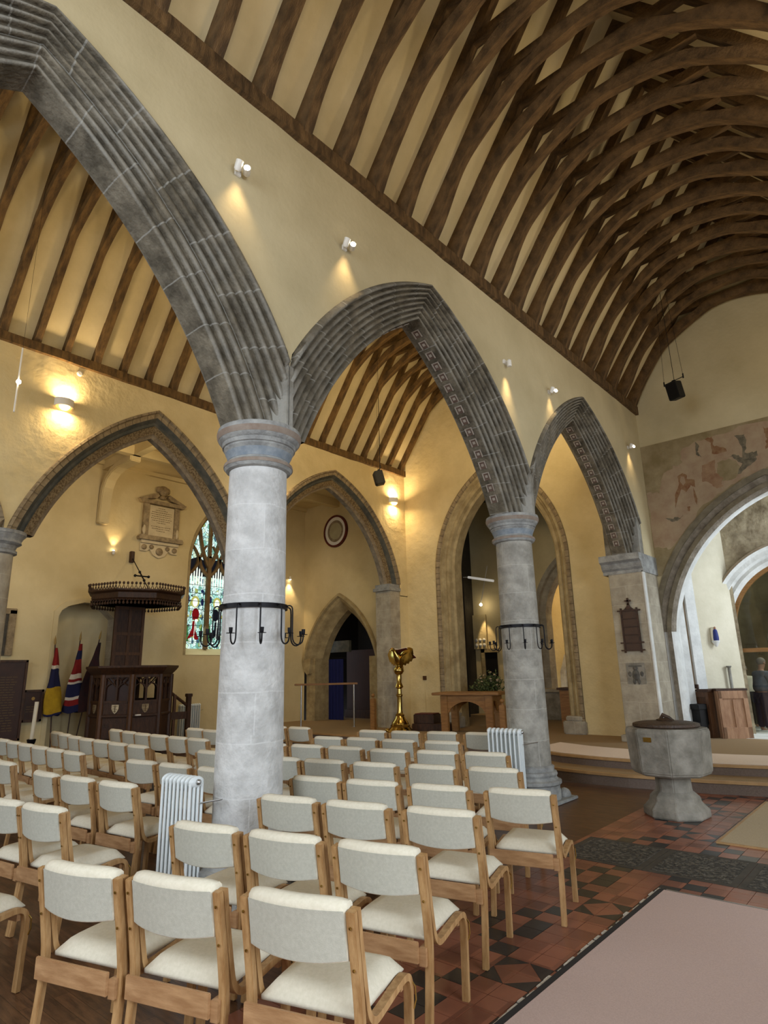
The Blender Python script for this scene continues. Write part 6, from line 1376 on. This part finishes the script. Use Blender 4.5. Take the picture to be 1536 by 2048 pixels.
# statue on its bracket
sp = CW0+cd*1.02+cn*0.0
t = thing('saint_statuette', 'small statuette in a blue robe on a stone bracket, right of the white shafts', 'statue', (sp.x, sp.y, 2.13), math.atan2(cn.y, cn.x)+PI/2)
mb = MB(); mb.v = []; mb.lathe([(0.02, -0.12), (0.05, -0.06), (0.08, -0.01), (0.08, 0.0), (0, 0)], c=(0, -0.08), seg=12); mb.build('bracket', M['stone_white'], t, bevel=0.01)
mb = MB(); mb.lathe([(0.05, 0), (0.055, 0.05), (0.048, 0.14), (0.04, 0.20), (0.025, 0.225), (0, 0.23)], c=(0, -0.1), seg=14); mb.build('robe', M['blue_robe'], t, smooth=True)
mb = MB(); mb.sphere((0, -0.105, 0.25), (0.022, 0.024, 0.03), 10, 8); mb.build('head', M['skin'], t, smooth=True)
mb = MB(); mb.lathe([(0.055, 0.0), (0.06, 0.10), (0.05, 0.22), (0.03, 0.27), (0, 0.28)], c=(0, -0.05), seg=12); mb.build('niche_back', M['wax'], t, smooth=True)
# stalls and desk
t = thing('oak_stall_end', 'brown panelled oak choir stall front below the statuette', 'stall', (-3.62, 13.46, PLAT), -0.42)
mb = MB(); mb.box(-0.19, 0, 0, 0.19, 0.6, 0.84); mb.build('carcass', M['mid_oak'], t, bevel=0.006)
mb = MB(); mb.box(-0.21, -0.02, 0.84, 0.21, 0.62, 0.89); mb.build('capping', M['dark_oak'], t, bevel=0.006)
mb = MB(); 
for a_, b_, c_, d_ in ((-0.19, -0.14, 0, 0.84), (0.14, 0.19, 0, 0.84), (-0.14, 0.14, 0, 0.24), (-0.14, 0.14, 0.74, 0.84)): mb.box(a_, -0.025, c_, b_, 0.0, d_)
mb.build('panel_frame', M['mid_oak'], t)
t = thing('pale_oak_stall_end', 'weathered pale oak stall panel in front of the glass screen', 'stall', (-3.28, 13.40, PLAT), 0.62)
mb = MB(); mb.box(-0.02, 0, 0, 0.52, 0.14, 0.86); mb.build('carcass', M['pine'], t, bevel=0.006)
mb = MB(); mb.box(-0.03, -0.02, 0.86, 0.54, 0.16, 0.90); mb.build('capping', M['dark_oak'], t)
mb = MB()
for a_, b_, c_, d_ in ((0, 0.06, 0, 0.86), (0.44, 0.52, 0, 0.86), (0.24, 0.28, 0.2, 0.7), (0, 0.52, 0, 0.2), (0, 0.52, 0.72, 0.86)): mb.box(a_, -0.025, c_, b_, 0, d_)
mb.build('panel_frame', M['pine'], t)
t = thing('dark_console_desk', 'black keyboard desk with music stand, left of the brown stall', 'desk', (-4.0, 13.7, PLAT), -0.4)
D0 = Vector((-3.80, 13.30)); t.location = (D0.x, D0.y, PLAT)
mb = MB(); mb.box(-0.18, -0.05, 0.52, 0.24, 0.34, 0.62); mb.build('desktop', M['black'], t, bevel=0.01)
mb = MB(); mb.box(-0.16, 0.22, 0.62, 0.08, 0.26, 0.98); mb.build('music_back', M['dark_oak'], t, bevel=0.004)
mb = MB(); mb.box(-0.13, 0.20, 0.78, 0.05, 0.218, 0.90); mb.build('sheet', M['wax'], t)
mb = MB(); mb.box(-0.17, 0.0, 0.0, 0.22, 0.3, 0.52); mb.build('body', M['black'], t)
mb = MB(); mb.box(-0.05, -0.26, 0.22, 0.26, -0.04, 0.30); mb.box(0.0, -0.2, 0, 0.03, -0.1, 0.22); mb.box(0.18, -0.2, 0, 0.21, -0.1, 0.22); mb.build('stool_seat', M['iron'], t, bevel=0.01)

# ================================================================== PEOPLE behind the glass
def person(label, loc, rz, parts, scale=1.0):
    t = thing('person', label, 'person', loc, rz); t.scale = (scale,)*3
    def skin(name, pts, edges, radii, m, par):
        me = bpy.data.meshes.new(name); me.from_pydata(pts, edges, []); me.update(); o = bpy.data.objects.new(name, me); COL.objects.link(o)
        md = o.modifiers.new('skin', 'SKIN'); sv = me.skin_vertices[0].data if me.skin_vertices else None
        if sv is None: 
            bm = bmesh.new(); bm.from_mesh(me); bm.verts.layers.skin.verify(); bm.to_mesh(me); bm.free(); sv = me.skin_vertices[0].data
        for v, r in zip(sv, radii): v.radius = (r[0], r[1]) if isinstance(r, tuple) else (r, r)
        sv[0].use_root = True
        o.modifiers.new('sub', 'SUBSURF').levels = 2; o.modifiers['sub'].render_levels = 2
        dg = bpy.context.evaluated_depsgraph_get(); m2 = bpy.data.meshes.new_from_object(o.evaluated_get(dg)); bpy.data.objects.remove(o)
        m2.materials.clear(); m2.materials.append(m); m2.polygons.foreach_set('use_smooth', [True]*len(m2.polygons))
        o = bpy.data.objects.new(name, m2); COL.objects.link(o); o.parent = par; return o
    ln, hair, top, legs, lean, armf = parts
    z = 1.0
    # body: one continuous surface with head, arms with hands, legs and feet
    L = lean
    P = [(0, 0, .92), (0, L*.3, 1.10), (0, L*.7, 1.28), (0, L*.95, 1.40), (0, L*1.1, 1.48), (0, L*1.2+0.02, 1.56), (0, L*1.3+0.03, 1.66),
         (-.17, L*.95, 1.38), (-.24, L*.9+armf*.10, 1.14), (-.22, L*.9+armf*.30, 1.0+armf*.12), (-.20, L*.9+armf*.38, .95+armf*.14),
         (.17, L*.95, 1.38), (.24, L*.9+armf*.10, 1.14), (.22, L*.9+armf*.30, 1.0+armf*.12), (.20, L*.9+armf*.38, .95+armf*.14),
         (-.10, 0, .86), (-.11, .01, .48), (-.11, -.03, .09), (-.12, .12, .04), (.10, 0, .86), (.11, .01, .48), (.11, -.03, .09), (.12, .12, .04)]
    Ed = [(0, 1), (1, 2), (2, 3), (3, 4), (4, 5), (5, 6), (3, 7), (7, 8), (8, 9), (9, 10), (3, 11), (11, 12), (12, 13), (13, 14), (0, 15), (15, 16), (16, 17), (17, 18), (0, 19), (19, 20), (20, 21), (21, 22)]
    Rr = [(.15, .11), (.14, .10), (.16, .11), (.13, .09), .055, .075, .085, .055, .042, .035, .032, .055, .042, .035, .032, .09, .055, .042, .035, .09, .055, .042, .035]
    body = skin('body', P, Ed, Rr, M['skin'], t)
    for sx in (-1, 1):           # fingers: five short chains on each hand
        b = Vector((sx*.20, L*.9+armf*.38, .95+armf*.14)); dr = Vector((0, armf*.5+0.05, -0.6+armf*.5)).normalized()
        for fi in range(5):
            off = Vector((sx*0, 0, 0))+Vector((1, 0, 0))*((fi-2)*0.013); ln_ = (0.055, 0.075, 0.085, 0.078, 0.06)[fi]
            s = b+off+dr*0.02; mb = MB(); mb.tube([tuple(s), tuple(s+dr*ln_*.6), tuple(s+dr*ln_+Vector((0, 0, -0.012)))], [0.009, 0.008, 0.006], 6); mb.build('finger', M['skin'], body, smooth=True)
    def Lp(*a): return a
    skin('shirt', [P[0], P[1], P[2], P[3], P[7], P[8], P[11], P[12], (0, L*1.04, 1.455)], [(0, 1), (1, 2), (2, 3), (3, 4), (4, 5), (3, 6), (6, 7), (3, 8)], [(.21, .16), (.21, .16), (.22, .15), (.18, .13), .095, .075, .095, .075, .075], top, t)
    skin('trousers', [P[0], P[15], P[16], (-.11, -.03, .12), P[19], P[20], (.11, -.03, .12)], [(0, 1), (1, 2), (2, 3), (0, 4), (4, 5), (5, 6)], [(.19, .15), .13, .10, .08, .13, .10, .08], legs, t)
    hc = Vector((0, L*1.3+0.015, 1.68)); mb = MB(); mb.sphere(tuple(hc), (.095, .108, .10), 16, 10); mb.build('hair', hair, t, smooth=True)
    for sx in (-1, 1):
        mb = MB(); mb.tube([(sx*.12-0.0, -.07, .03), (sx*.12, .05, .035), (sx*.12, .16, .03)], [.04, .045, .035], 8); mb.build('shoe', M['black'], t, smooth=True)
        mb = MB(); mb.sphere((hc.x+sx*.088, hc.y+0.01, hc.z-.035), (.014, .022, .032), 8, 6); mb.build('ear', M['skin'], body, smooth=True)
    mb = MB(); mb.sphere((0, hc.y+.105, hc.z-.05), (.014, .02, .02), 8, 6); mb.build('nose', M['skin'], body, smooth=True)
    return t
person('person with grey hair in a grey shirt and navy trousers, back turned, behind glass', (-2.93, 15.35, PLAT-0.05), -0.7, ('a', M['hair_grey'], M['shirt_grey'], M['trousers'], 0.10, 0.7), 0.86)
person('person with dark hair in a cream shirt at the right edge behind the glass', (-2.62, 16.3, PLAT-0.05), 1.9, ('b', M['hair_dark'], M['shirt_cream'], M['trousers'], 0.03, 0.5), 0.9)
person('person in a cream top with dark trousers, left of the grey-haired one', (-3.35, 16.2, PLAT-0.05), 0.3, ('c', M['hair_grey'], M['shirt_cream'], M['hair_dark'], 0.12, 0.3), 0.78)

# ================================================================== SIDE CHAPEL behind the aisle arch
mb = MB(); x0_, x1_, y0_, y1_ = -11.4, -4.75, YE+0.55, 17.6
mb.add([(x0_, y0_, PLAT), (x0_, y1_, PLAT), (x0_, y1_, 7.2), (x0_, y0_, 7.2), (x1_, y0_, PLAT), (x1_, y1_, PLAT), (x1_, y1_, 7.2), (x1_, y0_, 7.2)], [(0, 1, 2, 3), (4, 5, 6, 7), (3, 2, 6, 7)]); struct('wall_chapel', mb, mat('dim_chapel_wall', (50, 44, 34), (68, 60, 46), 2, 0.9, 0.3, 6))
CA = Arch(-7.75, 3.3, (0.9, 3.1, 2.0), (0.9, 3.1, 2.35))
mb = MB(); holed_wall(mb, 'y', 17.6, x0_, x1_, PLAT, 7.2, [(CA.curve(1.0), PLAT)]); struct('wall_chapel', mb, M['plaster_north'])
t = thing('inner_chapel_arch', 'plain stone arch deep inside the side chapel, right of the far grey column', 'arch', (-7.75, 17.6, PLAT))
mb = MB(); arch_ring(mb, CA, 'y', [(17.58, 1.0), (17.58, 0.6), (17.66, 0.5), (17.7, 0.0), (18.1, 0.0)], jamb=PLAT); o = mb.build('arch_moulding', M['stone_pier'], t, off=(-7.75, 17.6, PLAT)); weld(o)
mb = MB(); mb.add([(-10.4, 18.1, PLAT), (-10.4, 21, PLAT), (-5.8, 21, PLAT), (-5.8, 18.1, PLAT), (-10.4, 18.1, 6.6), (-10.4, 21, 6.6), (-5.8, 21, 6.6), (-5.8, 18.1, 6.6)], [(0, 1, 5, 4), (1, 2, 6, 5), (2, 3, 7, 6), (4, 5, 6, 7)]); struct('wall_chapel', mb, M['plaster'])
lamp('AREA', 'inner_chapel_lamp', (-8.2, 18.6, 5.6), 70, WARM, (-8.6, 21, 2.5), 0.5)
t = thing('blind_stone_arch', 'carved stone recess with a small dark pointed opening in the inner chapel', 'recess', (-9.4, 20.98, PLAT))
mb = MB(); mb.ribbon([(-0.55, 0), (-0.55, 1.2), (-0.35, 1.75), (0, 2.1), (0.35, 1.75), (0.55, 1.2), (0.55, 0)], 0.2, 'y', -0.15, 0); mb.build('surround', M['stone_pier'], t)
mb = MB(); mb.prism([(-0.28, 0), (-0.28, 0.9), (0, 1.5), (0.28, 0.9), (0.28, 0)], 'y', -0.12, -0.02); mb.build('dark_opening', M['dark_void'], t)
# dark chapel fittings
small = thing('ceiling_spotlight', 'small lit spotlight on a slanting rod in the dark chapel', 'spotlight', (-10.9, 17.3, 3.72))
mb = MB(); mb.sphere((0, 0, 0), 0.045, 10, 8); mb.build('bulb', M['bulb'], small); mb = MB(); mb.tube([(0, 0, 0.03), (0.45, -0.2, 1.2)], 0.012, 6); mb.build('rod', M['white'], small)
lamp('SPOT', 'chapel_spot_beam', (-10.9, 17.25, 3.66), 70, WARM, (-10.9, 17.6, 1.9), 0.03, spot=0.7, blend=0.5)
t = thing('strip_light', 'white tubular strip light hanging aslant in the dark chapel', 'strip light', (-10.45, 16.6, 4.45))
mb = MB(); mb.tube([(-0.42, 0, 0.10), (0.5, 0.0, -0.12)], 0.04, 10); mb.build('tube', M['tube'], t); mb = MB(); mb.tube([(-0.42, 0, 0.10), (-0.62, 0, 0.12), (-0.8, -0.1, -0.1)], 0.015, 6); mb.build('arm', M['white'], t)
t = thing('carved_wall_slab', 'pale carved slab under the spotlight in the dark chapel', 'carving', (-11.15, 17.57, 2.32))
mb = MB(); mb.box(-0.25, -0.05, 0, 0.25, 0, 1.1); mb.build('slab', M['plaster'], t); mb = MB()
for k in range(6): mb.sphere((-0.15+0.15*(k % 3), -0.05, 0.12+0.16*(k//3)), (0.06, 0.03, 0.06), 8, 6)
mb.build('scrollwork', M['stone_white'], t, smooth=True)
t = thing('dark_wall_opening', 'black square opening in the chapel wall behind the flowers', 'opening', (-10.8, 17.585, 1.2))
mb = MB(); mb.box(-0.22, -0.02, 0, 0.22, 0.0, 1.0); mb.build('void', M['black'], t); mb = MB(); mb.box(-0.34, -0.06, 0, -0.22, 0, 1.12); mb.box(-0.34, -0.06, 1.0, 0.3, 0, 1.12); mb.build('jamb', M['chapel_stone'], t)
t = thing('side_table', 'brown oak reading desk standing right of the far grey column', 'desk', (-6.35, 14.1, PLAT), 0.1)
mb = MB(); mb.box(-0.45, -0.3, 0.86, 0.45, 0.3, 0.91); mb.build('top', M['dark_oak'], t, bevel=0.006); mb = MB(); mb.box(-0.40, -0.26, 0, 0.42, -0.2, 0.86); mb.box(0.36, -0.26, 0, 0.42, 0.28, 0.86); mb.build('front', M['table_oak'], t)
t = thing('stone_tomb_chest', 'low grey carved stone chest behind the far grey column', 'chest', (-7.75, 16.4, PLAT))
mb = MB(); mb.box(-0.9, -0.3, 0, 0.9, 0.4, 0.72); mb.build('chest', M['font_stone'], t, bevel=0.01); mb = MB(); mb.box(-0.95, -0.35, 0.72, 0.95, 0.45, 0.80); mb.build('lid', M['stone_pier'], t, bevel=0.01)
